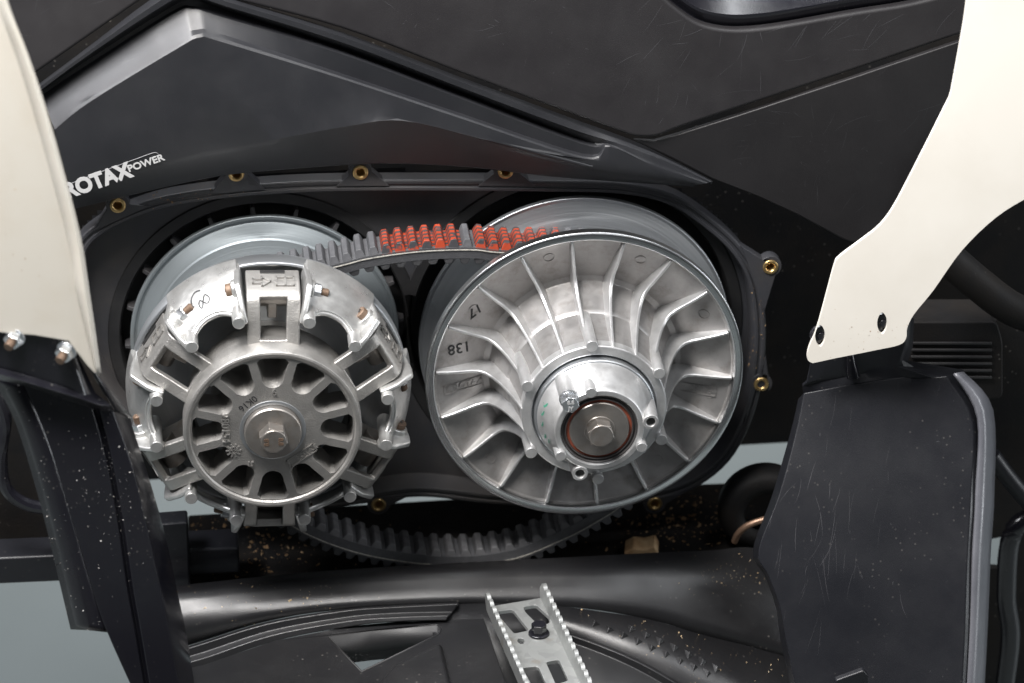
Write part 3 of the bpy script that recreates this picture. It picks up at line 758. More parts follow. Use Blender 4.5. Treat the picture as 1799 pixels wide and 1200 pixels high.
# screw bosses with brass inserts
def boss_at(px, py, base0, base1, tilt=0):
    c = W(px, py, ftv); a, b_ = W(*base0, ftv), W(*base1, ftv)
    arc = []
    d0 = math.atan2(a.z-c.z, a.x-c.x); d1 = math.atan2(b_.z-c.z, b_.x-c.x)
    # round nose on the side away from the base
    mid = (a+b_)/2; away = (c-mid).normalized(); th = math.atan2(away.z, away.x)
    r = 8.8
    for i in range(13):
        q = th-1.7+3.4*i/12; arc.append(Vector((c.x+r*math.cos(q), c.y, c.z+r*math.sin(q))))
    cr = (arc[0]-c).cross(arc[-1]-c).y
    if (arc[0]-b_).length > (arc[0]-a).length: poly = arc+[b_, a]
    else: poly = arc+[a, b_]
    up_ = Vector((0, -1, 0)); hole = [Vector((c.x+4.4*math.cos(2*math.pi*i/20), c.y, c.z+4.4*math.sin(2*math.pi*i/20))) for i in range(20)]
    mb = MB(); f_ = lambda l, o_: [p+Vector((0, o_, 0)) for p in l]
    mb.skin(f_(poly, -0.8), f_(poly, 9), [f_(hole, -0.8)], [f_(hole, 9)])
    bo = mb.build('screw_boss', M['housing'], hous, bevel=0.7)
    mb = MB(); ring = lambda r_, t: [Vector((c.x+r_*math.cos(2*math.pi*i/24), c.y-t, c.z+r_*math.sin(2*math.pi*i/24))) for i in range(24)]
    mb.loft([ring(6.0, 0.5), ring(5.9, 1.6), ring(5.4, 2.0), ring(4.0, 2.0), ring(3.3, 1.4), ring(2.7, -1), ring(2.7, -9)], closed=True)
    mb.add(ring(2.7, -9), [tuple(range(24))]); mb.build('brass_insert', M['brass'], bo, smooth=50)
boss_at(207, 360, (165, 405), (262, 362)); boss_at(415, 305, (370, 340), (466, 332)); boss_at(633, 302, (590, 327), (684, 326))
boss_at(888, 300, (840, 326), (940, 326)); boss_at(1353, 468, (1302, 432), (1343, 545)); boss_at(1337, 674, (1345, 625), (1308, 745))
boss_at(665, 886, (620, 884), (715, 872)); boss_at(1150, 884, (1105, 884), (1200, 866))
# small ledges between the bosses on the upper flange

# ------------------------------------------------------------------ body panels
def rows_px(spec, n=6, dt=0):
    """spec: list of rows, each a list of (px, py, t)"""
    return [catmull([W(p[0], p[1], p[2]+dt) for p in r], n) for r in spec]
side = thing('side_panel', 'textured black side panel with raised angular crease and silver lettering above the pulleys', 'panel')
spec = [
 [(30,176,-6),(150,86,-6),(255,6,-6),(322,-34,-6),(405,-4,-6),(600,56,-6),(800,132,-6),(1000,206,-6),(1110,246,-6),(1180,280,-6),(1253,318,-6)],
 [(44,172,6),(150,94,6),(262,14,6),(325,-18,6),(402,4,6),(600,64,6),(800,140,6),(1000,215,6),(1105,251,6),(1180,283,6),(1251,319,6)],
 [(56,170,6),(148,102,6),(270,20,6),(330,-8,6),(400,12,6),(600,74,6),(800,150,6),(1003,226,7),(1092,254,9),(1176,286,8),(1248,320,7)],
 [(62,168,-7),(140,114,-7),(284,22,-7),(334,0,-7),(396,17,-7),(600,86,-7),(800,160,-7),(1012,242,-2),(1076,255,9),(1168,290,9),(1244,321,7)],
 [(72,169,-6),(124,133,-6),(297,23,-6),(338,11,-5),(390,25,-3),(600,91,0.5),(800,166,0.5),(1020,248.5,2),(1074,255.6,9.4),(1162,292,9.6),(1241,321.6,7.6)],
 [(76,174,-3),(127,138,-3),(299,28,-3),(338,16,-2),(390,30,0),(600,95,2.6),(800,170,2.6),(1021,252.5,4),(1072,256.4,10),(1160,293,10),(1240,322,8)],
 [(90,212,8.5),(150,168,8.5),(305,72,8.5),(347,52,7.5),(390,60,7),(600,129,2.2),(800,196,2.2),(1023,270,4),(1071,257.6,10.6),(1158,296,10.6),(1236,323,8)],
 [(94,222,13),(156,174,13),(307.5,82,13),(349.5,60,12),(390,68,10.5),(600,134.5,9),(800,201,9),(1024.5,275,9),(1071,258.2,10.8),(1157,298,10.8),(1234,323.3,8)],
 [(96,228,14.5),(158,179,14.5),(308.5,87,14.5),(351,66,13.5),(390,74,12),(600,138.5,10.5),(800,205,10.5),(1025,278.5,10.5),(1071.5,261,11),(1156,300,11),(1232,323.6,8)],
 [(112,290,15),(180,250,15),(318,190,15),(370,170,14.5),(420,165,13.5),(600,188,12.5),(800,232,12),(1010,284,11.4),(1070,284,11.6),(1152,305,11),(1228,324,8)],
 [(124,330,15),(210,303,15),(330,272,15),(400,258,15),(467,248,15),(610,222,15),(705,212,15),(830,240,14),(960,277,12),(1140,312,10),(1224,325,7)],
 [(127,341,13),(215,314,13),(332,283,13),(402,269,13),(470,257,13),(612,229,13),(707,219,13),(832,247,12),(962,285,10),(1140,317,8),(1222,326,6)],
 [(131,366,-4),(225,343,-4),(335,318,-4),(405,306,-4),(475,299,-4),(610,289,-4),(710,287,-4),(835,294,-4),(965,309,-3),(1140,322,0),(1220,327,2)],
 [(131,367,-12),(225,344,-12),(335,319,-12),(405,307,-12),(475,300,-12),(610,290,-12),(710,288,-12),(835,295,-12),(965,310,-12),(1140,323,-12),(1220,328,-12)],
]
mb = MB(); mb.loft(rows_px(spec, 6, -48)); mb.build('panel_shell', M['panel_low'], side, solid=2.5, smooth=24, bevel=0.8, recalc=False)
# decal
mb = MB(); T = -32.5
O = W(160, 322, T); ex = (W(232, 298, T)-W(120, 336, T)).normalized(); ey = Vector((-ex.z, 0, ex.x))
place(mb, text_geo('ROTAX', 16.5, 0.25, 0.8, 0.90), W(171, 318.5, T), ex, ey); mb.build('lettering', M['decal'], side)
mb = MB(); place(mb, text_geo('POWER', 7.4, 0.25, 0.2, 1.08), W(256, 287, T), ex, ey); mb.build('lettering', M['decal'], side)
mb = MB(); P = [W(*p, T-0.3) for p in ((118, 325), (180, 301), (240, 279), (268, 269), (276, 269), (280, 274))]
mb.tube(catmull(P, 5), 0.28, 6); mb.build('decal_edge', M['decal_line'], side)

up_t = lambda x, y: -37-(240-y)*0.055-max(0, (400-x))*0.012
body_p = thing('upper_body_panel', 'large scratched charcoal body panel across the top of the picture', 'panel')
arcpts = lambda P, n=5: [(p.x, p.y) for p in catmull([Vector((x, y, 0)) for x, y in P], n)]
low = arcpts([(405, -1), (600, 51), (800, 126), (1000, 200), (1085, 231), (1118, 241), (1155, 240), (1195, 225), (1300, 190), (1500, 124), (1690, 60)])
rec = arcpts([(1690, -18), (1600, 6), (1500, 22), (1400, 40), (1340, 49), (1290, 52), (1250, 47), (1220, 36), (1190, 15), (1165, -6), (1130, -40), (1090, -80)])
poly = [(10, 170), (64, 129), (249, 0), (322, -48)]+low+[(1715, 52), (1720, -20)]+rec+[(1090, -120), (-80, -120), (-80, 170)]
plate_px('panel_shell', M['panel'], poly, 0, 9, body_p, bevel=3.0, tf=up_t, seg=4)
# recessed channel at the top right, a folded strip behind the opening
spec = [[(x, y+14, up_t(x, y)-9) for x, y in rec],
        [(x, y-6, up_t(x, y)-10) for x, y in rec],
        [(x, y-20, up_t(x, y)-6) for x, y in rec],
        [(x, y-26, up_t(x, y)-6) for x, y in rec],
        [(x, y-60, up_t(x, y)-18) for x, y in rec],
        [(x, y-140, up_t(x, y)-20) for x, y in rec]]
mb = MB(); mb.loft(rows_px([list(reversed(r)) for r in spec], 1)[::-1]); mb.build('channel', M['gloss'], body_p, solid=2, smooth=70, bevel=1.2, recalc=False)

rear_p = [(1112, 246), (1150, 248), (1192, 236)]+[(1300, 202), (1500, 136), (1700, 68), (1690, 120), (1676, 165), (1610, 290), (1545, 402), (1512, 424), (1500, 427), (1480, 420), (1400, 377), (1330, 345), (1250, 314), (1180, 278)]
o = rear_o = plate_px('rear_body_panel', M['panel'], rear_p, 0, 5, None, bevel=1.2, tf=lambda x, y: -41.5-max(0, y-250)*0.05)
tag(o, 'dark triangular body panel below the long seam, beside the white trim on the right', 'panel')

# ------------------------------------------------------------------ white trims
wt = lambda x, y: 60+(x-1420)*0.10+(y-600)*0.03
wpoly = arcpts([(1702, -40), (1696, 20), (1686, 80), (1676, 135), (1671, 162)], 4)+arcpts([(1668, 172), (1620, 268), (1575, 355), (1553, 388), (1535, 406)], 4)+arcpts([(1500, 432), (1474, 452), (1466, 466), (1450, 525), (1436, 575), (1421, 612), (1419, 632), (1428, 638)], 4) + \
        arcpts([(1470, 629), (1540, 615), (1580, 606), (1592, 594), (1594, 576), (1606, 552), (1640, 510), (1690, 440), (1750, 382), (1812, 344), (1860, 325)], 4)+[(1880, -40)]
slot = lambda cx, cy: [(cx+9*math.sin(a)*(1-0.25*math.cos(a)**2), cy-19*math.cos(a)) for a in [2*math.pi*i/20 for i in range(20)]]
wr = thing('white_trim_panel', 'bright white plastic trim panel with two black clips on the right', 'panel', (0, 0, 0))
holes = [slot(1441, 590), slot(1550, 568)]
def curved(px, py): return wt(px, py)
plate_px('trim_shell', M['white'], wpoly, 0, 3, wr, holes=holes, bevel=1.0, tf=curved, seg=3)
for cx, cy in ((1441, 590), (1550, 568)):
    mb = MB(); c = W(cx+2, cy, wt(cx, cy)-3.5)
    mb.cyl(c+Vector((0, 3, 0)), c, 8.5, 7.5, 20); mb.cyl(c, c+Vector((0, -1.5, 0)), 3.6, 2.8, 16); mb.build('clip', M['gloss'], wr, bevel=0.4)

lt = 185
wl_edge = arcpts([(2, -30), (20, 25), (45, 88), (70, 160), (92, 232), (112, 305), (130, 372), (145, 440), (156, 515), (167, 590), (176, 655)], 4)
wlp = wl_edge+[(166, 657), (150, 640), (120, 600), (60, 590), (-60, 580), (-60, -30)]
wlo = thing('yellowed_trim_panel', 'yellowed white trim panel out of focus at the left edge', 'panel')
plate_px('trim_shell', M['white_old'], wlp, 0, 3, wlo, bevel=1.0, tf=lambda x, y: lt-(x-100)*0.02, seg=3)
# rolled edge: a return face along the right side
e0 = [(x-22*min(1, (700-y)/200), y+6) for x, y in wl_edge]
mb = MB(); mb.loft([[W(x, y, lt+0.8) for x, y in e0], [W(x-6, y, lt+5) for x, y in wl_edge], [W(x+1, y, lt+3) for x, y in wl_edge], [W(x+2, y, lt-12) for x, y in wl_edge]], flip=False)
mb.build('rolled_edge', M['white_old'], wlo, smooth=60, solid=1.2)

# ------------------------------------------------------------------ left strut (black, wet looking)
ls = thing('black_strut', 'glossy black plastic strut with dust specks and two zinc nuts at lower left', 'strut')
lines = [
 [(-14, 664, 165), (28, 745, 168), (72, 890, 172), (106, 1030, 176), (124, 1106, 178)],
 [(14, 668, 172), (58, 760, 176), (100, 895, 180), (134, 1026, 184), (152, 1107, 186)],
 [(40, 674, 172), (82, 770, 176), (122, 900, 180), (160, 1030, 184), (188, 1111, 186)]]
lines2 = [
 [(40, 674, 172), (82, 770, 176), (122, 900, 180), (160, 1030, 184), (188, 1111, 187), (246, 1240, 192)],
 [(160, 714, 172), (186, 810, 176), (206, 920, 180), (222, 1030, 184), (236, 1110, 187), (258, 1240, 192)],
 [(168, 716, 168), (192, 810, 172), (212, 920, 176), (228, 1030, 180), (242, 1110, 183), (264, 1240, 188)],
 [(176, 719, 172), (198, 810, 176), (218, 920, 180), (234, 1030, 184), (248, 1110, 187), (270, 1240, 192)],
 [(198, 722, 170), (232, 820, 174), (258, 930, 178), (280, 1030, 182), (296, 1110, 185), (320, 1240, 190)],
 [(203, 723, 166), (237, 822, 170), (263, 931, 174), (285, 1031, 178), (301, 1111, 181), (325, 1240, 186)],
 [(228, 735, 120), (262, 840, 124), (292, 945, 128), (312, 1040, 132), (328, 1115, 134), (348, 1240, 140)]]
mb = MB(); mb.loft([catmull([W(*p) for p in l], 5) for l in lines], flip=True); mb.build('wing', M['gloss'], ls, smooth=180, solid=3, recalc=False)
mb = MB(); mb.loft([catmull([W(*p) for p in l], 5) for l in lines2], flip=True); mb.build('column', M['gloss'], ls, smooth=24, solid=3, bevel=0.8, recalc=False)
def rows3(spec, n=5): return [catmull([W(*p) for p in r], n) for r in spec]
top = [[(-40, 548, 176), (0, 556, 176), (60, 566, 176), (104, 578, 175), (126, 590, 172), (140, 606, 166)],
       [(-40, 562, 182), (0, 570, 182), (60, 580, 182), (98, 590, 181), (120, 604, 178), (136, 622, 170)],
       [(-40, 640, 182), (0, 648, 182), (60, 664, 182), (120, 684, 181), (150, 694, 178), (168, 690, 170)],
       [(-40, 650, 188), (0, 658, 188), (60, 676, 188), (140, 700, 187), (178, 712, 180), (196, 712, 172)],
       [(-40, 664, 178), (0, 668, 176), (60, 684, 176), (140, 712, 176), (180, 722, 174), (202, 724, 168)]]
mb = MB(); mb.loft(rows3(top)); mb.build('mounting_plate', M['gloss'], ls, smooth=30, solid=3, bevel=1.0, recalc=False)
mb = MB(); mb.loft([[W(*p) for p in r] for r in ([(126, 590, 172), (165, 660, 172), (203, 723, 166)], [(140, 606, 140), (180, 690, 140), (228, 735, 120)])]); mb.build('plate_return', M['gloss'], ls, smooth=60, solid=2)
for cx, cy in ((28, 590), (118, 614)):
    c = W(cx, cy, 183); ax = Vector((-0.42, -0.85, -0.25)).normalized()
    mb = MB(); mb.cyl(c, c+ax*1.5, 7.2, n=24); mb.hexa(c+ax*1.2, c+ax*7, 6.2); nn = mb.build('nut', M['zinc'], ls, bevel=0.5)
    mb = MB(); mb.cyl(c+ax*6, c+ax*12, 3.0, n=14)
    for q in range(6): mb.cyl(c+ax*(7+q*0.8), c+ax*(7.4+q*0.8), 3.3, n=14)
    mb.build('bolt_end', M['rust'], nn)

# ------------------------------------------------------------------ right mudguard
mg = thing('black_mudguard', 'tall scuffed black plastic guard below the white trim at lower right', 'guard')
gl = [  # columns from left edge to the outer rim, each read top to bottom
 [(1402, 700, 26), (1388, 760, 35), (1356, 870, 52), (1322, 968, 66), (1342, 1010, 74), (1362, 1065, 87), (1372, 1130, 100), (1396, 1240, 123)],
 [(1412, 690, 38), (1398, 760, 51), (1368, 870, 72), (1332, 968, 90), (1350, 1012, 99), (1370, 1067, 109), (1382, 1130, 120), (1404, 1240, 141)],
 [(1500, 674, 46), (1495, 760, 61), (1480, 870, 82), (1470, 968, 100), (1470, 1012, 109), (1474, 1067, 119), (1480, 1130, 130), (1488, 1240, 151)],
 [(1570, 664, 47), (1572, 760, 63), (1564, 870, 84), (1556, 968, 102), (1552, 1012, 110), (1550, 1067, 120), (1550, 1130, 131), (1548, 1240, 152)],
 [(1600, 661, 48), (1604, 760, 65), (1598, 870, 86), (1590, 968, 104), (1586, 1012, 112), (1584, 1067, 122), (1582, 1130, 133), (1578, 1240, 153)],
 [(1650, 662, 56), (1698, 752, 74), (1697, 870, 96), (1692, 968, 114), (1690, 1012, 122), (1688, 1067, 132), (1686, 1130, 143), (1680, 1240, 163)],
 [(1662, 660, 57), (1708, 742, 73), (1705, 870, 97), (1700, 968, 115), (1698, 1012, 123), (1696, 1067, 133), (1694, 1130, 144), (1688, 1240, 164)],
 [(1678, 657, 51), (1722, 728, 65), (1722, 870, 91), (1716, 968, 109), (1714, 1012, 117), (1712, 1067, 127), (1710, 1130, 138), (1704, 1240, 158)],
 [(1692, 655, 35), (1737, 718, 49), (1738, 870, 76), (1732, 968, 94), (1730, 1012, 102), (1728, 1067, 112), (1726, 1130, 123), (1720, 1240, 143)],
 [(1694, 656, 3), (1742, 722, 17), (1743, 870, 44), (1737, 968, 62), (1735, 1012, 70), (1733, 1067, 80), (1731, 1130, 91), (1725, 1240, 111)]]
mb = MB(); mb.loft([catmull([W(*p) for p in l], 5) for l in gl], flip=True); mb.build('guard_face', M['mud'], mg, smooth=16, bevel=1.5, solid=3, recalc=False)
mb = MB(); rim = [[(1674, 658, 62), (1716, 735, 72), (1712, 870, 94), (1707, 968, 112), (1703, 1067, 129), (1700, 1130, 140), (1694, 1240, 160)],
 [(1678, 656, 64), (1721, 728, 74), (1718, 870, 96), (1713, 968, 114), (1709, 1067, 131), (1706, 1130, 142), (1700, 1240, 162)],
 [(1684, 654, 59), (1730, 719, 69), (1731, 870, 91), (1725, 968, 109), (1721, 1067, 126), (1718, 1130, 137), (1712, 1240, 157)],
 [(1693, 653, 45), (1740, 716, 55), (1742, 870, 77), (1736, 968, 95), (1732, 1067, 112), (1729, 1130, 123), (1723, 1240, 143)],
 [(1695, 655, 20), (1745, 720, 30), (1747, 870, 52), (1741, 968, 70), (1737, 1067, 87), (1734, 1130, 98), (1728, 1240, 118)]]
mb.loft([catmull([W(*p) for p in l], 5) for l in rim], flip=True); mb.build('guard_rim', M['worn_sheen_edge'], mg, smooth=180, solid=2, recalc=False)
# top ledge of the guard and its neck up to the trim
mb = MB(); mb.loft(rows3([[(1430, 600, 38), (1500, 590, 40), (1560, 580, 42), (1598, 560, 44), (1606, 560, 20)],
                          [(1424, 640, 38), (1500, 626, 40), (1560, 614, 42), (1594, 606, 44), (1604, 606, 20)],
                          [(1418, 672, 37), (1498, 652, 40), (1560, 640, 42), (1584, 634, 44), (1596, 634, 20)],
                          [(1410, 678, 34), (1498, 660, 40), (1560, 648, 42), (1588, 644, 44), (1694, 650, 20)],
                          [(1411, 691, 33), (1500, 674.5, 43.5), (1570, 664.5, 45.5), (1650, 662.5, 55.5), (1693, 656.5, 49)]], 5))
mb.build('guard_neck', M['mud'], mg, smooth=35, solid=2.5, bevel=0.6, recalc=False)
mb = MB(); mb.tube([W(1492, 612, 44), W(1495, 640, 45), W(1499, 662, 46)], lambda u: 2.5+2.5*u, 12); mb.build('neck_rib', M['gloss'], mg, smooth=60)
mb = MB(); mb.skin([W(1468, 1196, 160), W(1518, 1178, 160), W(1526, 1188, 160), W(1532, 1240, 160), W(1462, 1240, 160)], [W(1468, 1196, 160)+Vector((0, 6, 0)), W(1518, 1178, 160)+Vector((0, 6, 0)), W(1526, 1188, 160)+Vector((0, 6, 0)), W(1532, 1240, 160)+Vector((0, 6, 0)), W(1462, 1240, 160)+Vector((0, 6, 0))])
mb.build('lower_tab', M['mud'], mg, bevel=1.5)

# ------------------------------------------------------------------ footwell tray
ft = thing('footwell', 'moulded black plastic footwell with rolled edge under the belt', 'footwell')
tr = [
 [(200,1046,-4.0),(300,1036,-4.0),(450,1020,-4.0),(600,1006,-4.0),(800,994,-4.0),(1000,984,-4.0),(1150,976,-4.0),(1250,971,-4.0),(1324,966,-4.0),(1414,1001,-4.0)],
 [(200,1040,0.0),(300,1030,0.0),(450,1014,0.0),(600,1001,0.0),(800,989,0.0),(1000,979,0.0),(1150,971,0.0),(1250,967,0.0),(1324,963,0.0),(1414,998,0.0)],
 [(200,1066,22.0),(300,1048,22.0),(450,1032,22.0),(600,1018,22.0),(800,1008,22.0),(1000,1003,22.0),(1150,1003,22.0),(1250,1020,23.0),(1352,1058,25.0),(1442,1093,25.0)],
 [(205,1078,26.5),(305,1060,26.5),(452,1042,26.5),(600,1028,26.5),(800,1018,26.5),(1000,1014,26.5),(1150,1016,27.0),(1248,1036,28.5),(1356,1074,30.5),(1446,1109,30.5)],
 [(212,1094,33.0),(312,1076,33.0),(455,1056,33.0),(600,1041,33.0),(800,1031,33.0),(1000,1029,33.5),(1148,1036,34.5),(1244,1058,36.5),(1360,1096,38.5),(1450,1131,38.5)],
 [(222,1118,40.0),(322,1098,40.0),(460,1073,40.0),(600,1056,40.0),(800,1046,40.0),(1000,1048,41.0),(1145,1062,43.0),(1238,1086,45.5),(1364,1122,47.5),(1454,1157,47.5)],
 [(240,1160,44.0),(338,1132,44.0),(468,1092,44.0),(605,1070,44.0),(800,1059,44.0),(1000,1066,46.0),(1140,1088,49.5),(1230,1114,52.5),(1368,1150,54.5),(1458,1185,54.5)],
]
mb = MB(); mb.loft(rows_px(tr, 6)); mb.build('rolled_edge', M['tray'], ft, smooth=180, solid=3, recalc=False)
led = [
 [(240,1160,44),(338,1132,44),(468,1092,44),(605,1070,44),(700,1063,44),(806,1058,44)],
 [(242,1163,51),(340,1136,51),(470,1096,51),(606,1073,51),(700,1066,51),(805,1061,51)],
 [(246,1176,53),(346,1150,53),(474,1109,53),(610,1085,53),(700,1078,53),(795,1076,53)],
 [(250,1184,61),(352,1158,61),(478,1116,61),(612,1091,61),(700,1084,61),(788,1081,61)],
 [(254,1196,63),(356,1170,63),(482,1127,63),(614,1101,63),(700,1092,63),(784,1090,63)]]
mb = MB(); mb.loft(rows_px(led, 6)); mb.build('ledge', M['tray'], ft, smooth=28, solid=3, bevel=0.8, recalc=False)
# tray floor left of the peg with an opening down to the workshop floor
ZT = H(560, 1150, 0).z
zf = W(700, 1100, 63).z
hp = lambda pts, z: [H(x, y, z) for x, y in pts]
outl = [(250,1190),(356,1168),(482,1125),(614,1099),(700,1091),(800,1088),(850,1086),(905,1245),(250,1245)]
hole = [(575,1118),(650,1108),(768,1097),(776,1104),(772,1114),(635,1180)]
mb = MB(); f3 = hp(outl, zf); h3 = hp(hole, zf); dn = lambda l, k: [p+Vector((0, 0, -k)) for p in l]
hb = [q+Vector((0, 0, -26)) for q in h3]
mb.skin(f3, dn(f3, 3), [h3], [dn(h3, 3)]); mb.build('tray_floor', M['tray'], ft, bevel=1.0)
mb = MB(); mb.loft([h3+[h3[0]], hb+[hb[0]]]); mb.build('opening_wall', M['pocket'], ft, smooth=30, solid=1.5)
# raised block beside the peg
q0 = hp([(690,1178),(778,1136),(800,1230),(640,1240)], zf); q1 = [p+Vector((0, 0, 7))+(sum(q0, Vector())/4-p)*0.12 for p in q0]
mb = MB(); mb.skin(q1, q0); mb.build('raised_block', M['tray'], ft, bevel=2)
# right-hand floor: an upper facet with small pyramids, a crease, then a lower glossy facet
def conv(rows, n=6): return rows_px(rows, n)
r1 = [(965,1100,64),(1040,1124,76),(1125,1160,92),(1205,1206,106),(1295,1266,120),(1375,1296,128)]
up_f = [[(960,1062,45),(1040,1072,47),(1140,1088,50),(1230,1114,53),(1368,1150,55),(1460,1180,55)], r1]
lo_f = [r1, [(x-2, y+5, t_+3) for x, y, t_ in r1], [(x-10, y+14, t_+3) for x, y, t_ in r1], [(x-50, y+70, t_+34) for x, y, t_ in r1], [(x-60, y+150, t_+60) for x, y, t_ in r1]]
mb = MB(); mb.loft(conv(up_f)); upf = mb.build('upper_facet', M['tray'], ft, smooth=60, solid=2, recalc=False)
mb = MB(); mb.loft(conv(lo_f)); mb.build('lower_facet', M['tray'], ft, smooth=45, solid=2, bevel=0.8, recalc=False)
mb = MB(); mb.loft(conv([[(760,1058,41),(880,1060,45),(960,1062,45)],[(752,1096,58),(880,1094,60),(970,1098,60)],[(830,1245,130),(900,1245,130),(960,1245,130)]], 4)); mb.build('peg_floor', M['tray'], ft, smooth=60, solid=2, recalc=False)
mb0 = None
bpy.context.view_layer.update()
for i, (x, y) in enumerate([(1043,1094),(1068,1105),(1093,1115),(1118,1126),(1142,1137),(1167,1148),(1192,1160),(1216,1171),(1240,1182),(1107,1104),(1133,1115),(1157,1126),(1182,1137),(1207,1149),(1231,1161),(1256,1174)]):
    ok, p, nrm, _ = upf.ray_cast(CAM*MM, ray(x, y).normalized())
    if not ok: continue
    if mb0 is None:
        mb = MB(); mb.add([(-4, -3.5, 0), (4, -3.5, 0), (1.5, 4.5, 0), (0.2, -0.5, 3.4)], [(0, 1, 3), (1, 2, 3), (2, 0, 3), (0, 2, 1)])
        mb0 = mb.build('grip_stud', M['tray'], ft, bevel=0.3); o = mb0
    else: o = mb0.copy(); COL.objects.link(o); o.parent = ft
    o.location = p; o.rotation_euler = nrm.to_track_quat('Z', 'Y').to_euler()
# the running board goes on outwards, below the picture
q_ = [H(150, 1238, zf-6), H(1480, 1238, zf-6)]; q_ = [q_[0], q_[1], Vector((q_[1].x+30, -470, zf-20)), Vector((q_[0].x-60, -470, zf-20))]
mb = MB(); mb.skin(q_, dn(q_, 4)); mb.build('running_board', M['tray'], ft, bevel=1.5)
# ------------------------------------------------------------------ foot peg
pz = W(905, 1058, 72).z
a0, a1, b1 = H(858, 1066, pz), H(952, 1050, pz), H(1022, 1200, pz)
exx = (a1-a0).normalized(); eyy = -Vector((exx.y, -exx.x, 0)); 
if eyy.y > 0: eyy = -eyy
wd = (a1-a0).length; ln_ = 175
dirv = (b1-a1); eyy = dirv.normalized()
peg = thing('foot_peg', 'galvanised steel foot peg channel with serrated edges at bottom centre', 'foot peg')
def pp(x, y, z): return a0+exx*x+eyy*y+Vector((0, 0, z))
hls = [[(5, 12), (7, 8), (20, 9), (26, 40), (12, 41)], [(30, 8), (42, 8), (49, 28), (46, 36), (36, 35), (30, 16)], [(6, 86), (20, 88), (20, 116), (8, 114)], [(28, 84), (40, 84), (40, 112), (28, 114)]]
hls = [[(x*wd/50, y) for x, y in h] for h in hls]
hls.append([(15*wd/50+2.6*math.cos(k*math.pi/8), 52+4.0*math.sin(k*math.pi/8)) for k in range(16)])
ol = [(0, 0), (wd, 0), (wd, ln_), (0, ln_)]
g3 = lambda l, z: [pp(x, y, z) for x, y in l]
mb = MB(); rp = [round_poly(h, 2.5, 3) for h in hls[:4]]+[[Vector(p) for p in hls[4]]]
mb.skin(g3(ol, 0), g3(ol, -3), [g3([(p.x, p.y) for p in h], 0) for h in rp], [g3([(p.x, p.y) for p in h], -3) for h in rp]); mb.build('base_plate', M['galv'], peg, bevel=0.6)
for sgn, x0 in ((-1, 0), (1, wd)):
    mb = MB(); prof_ = [(0, -3)]; y = 0.0
    pitch = 9.2
    top_pts = [(-3, 10)]
    k = 0
    while y < ln_-2:
        for u, h in ((0.0, 11.2), (0.12, 13.2), (0.3, 14.2), (0.5, 14.4), (0.7, 14.0), (0.86, 13.2), (1.0, 11.2)): top_pts.append((y+u*pitch*0.98, h))
        y += pitch; k += 1
    pts = [(0, -3), (-3, 8)]+top_pts[1:]+[(ln_, 12), (ln_, -3)]
    mb.skin([pp(x0+(-1.5 if sgn < 0 else 1.5)+sgn*max(0, h)*0.08, yy, h) for yy, h in pts], [pp(x0+(1.5 if sgn < 0 else -1.5)+sgn*max(0, h)*0.08, yy, h) for yy, h in pts])
    mb.build('serrated_flange', M['galv'], peg, bevel=0.4)
mb = MB(); c = pp(33*wd/50, 47, 0); zz = Vector((0, 0, 1))
mb.cyl(c, c+zz*1.8, 8.2, 7.6, 24); mb.hexa(c+zz*1.6, c+zz*9, 5.8); mb.build('bolt', M['gloss'], peg, bevel=0.5)

# ------------------------------------------------------------------ dark parts behind and below
def dark_plate(name, label, cat, pts, t, thick=12, holes=(), mat='dark', bevel=2):
    o = plate_px(name, M[mat], pts, t, thick, None, holes, bevel); tag(o, label, cat); return o
dark_plate('engine_block', 'black engine casing in deep shadow behind the belt housing', 'engine', [(-500, -300), (2200, -300), (2200, 735), (1366, 780), (240, 846), (170, 850), (170, 905), (-500, 940)], -190, 60)
z_s = W(700, 1000, -30).z
sk = [H(330, 904, z_s), H(1215, 850, z_s), H(1400, 842, z_s), H(1420, 1010, z_s), H(330, 1070, z_s)]
mb = MB(); mb.skin(sk, dn(sk, 8)); sko = mb.build('skid_plate', M['dark'], bevel=2); tag(sko, 'dirty black skid plate under the belt with sawdust', 'skid plate')
mb = MB(); p0 = W(-80, 984, -20); p1 = W(420, 962, -20)
f_ = [p0+Vector((0, 0, 0)), p1, p1+Vector((0, 0, -24)), p0+Vector((0, 0, -24))]
mb.skin(f_, [p+Vector((0, 30, 0)) for p in f_]); o = mb.build('frame_rail', M['mud'], bevel=2.5, seg=3); tag(o, 'dark square frame rail at lower left behind the strut', 'frame rail')
dark_plate('rail_bracket', 'dark bluish bracket plate on the rail at lower left', 'bracket', [(240, 925), (330, 918), (336, 1050), (240, 1060)], -10, 20, mat='mud')
# left inner bracket with rounded opening
lb = arcpts([(-60, 560), (60, 600), (150, 640), (215, 760), (240, 846)], 4)
dark_plate('inner_bracket', 'black inner bracket with rounded cut-out behind the strut at far left', 'bracket', lb+[(240, 905), (215, 985), (-60, 1000)], -60, 15, mat='dark')
mb = MB(); mb.tube(catmull([W(-30, 640, -10), W(8, 720, -10), W(2, 800, -10), W(12, 860, -10), W(60, 890, -10), W(130, 888, -10)], 8), 5, 10); o = mb.build('cable', M['gloss']); tag(o, 'black cable curving behind the strut at far left', 'cable')
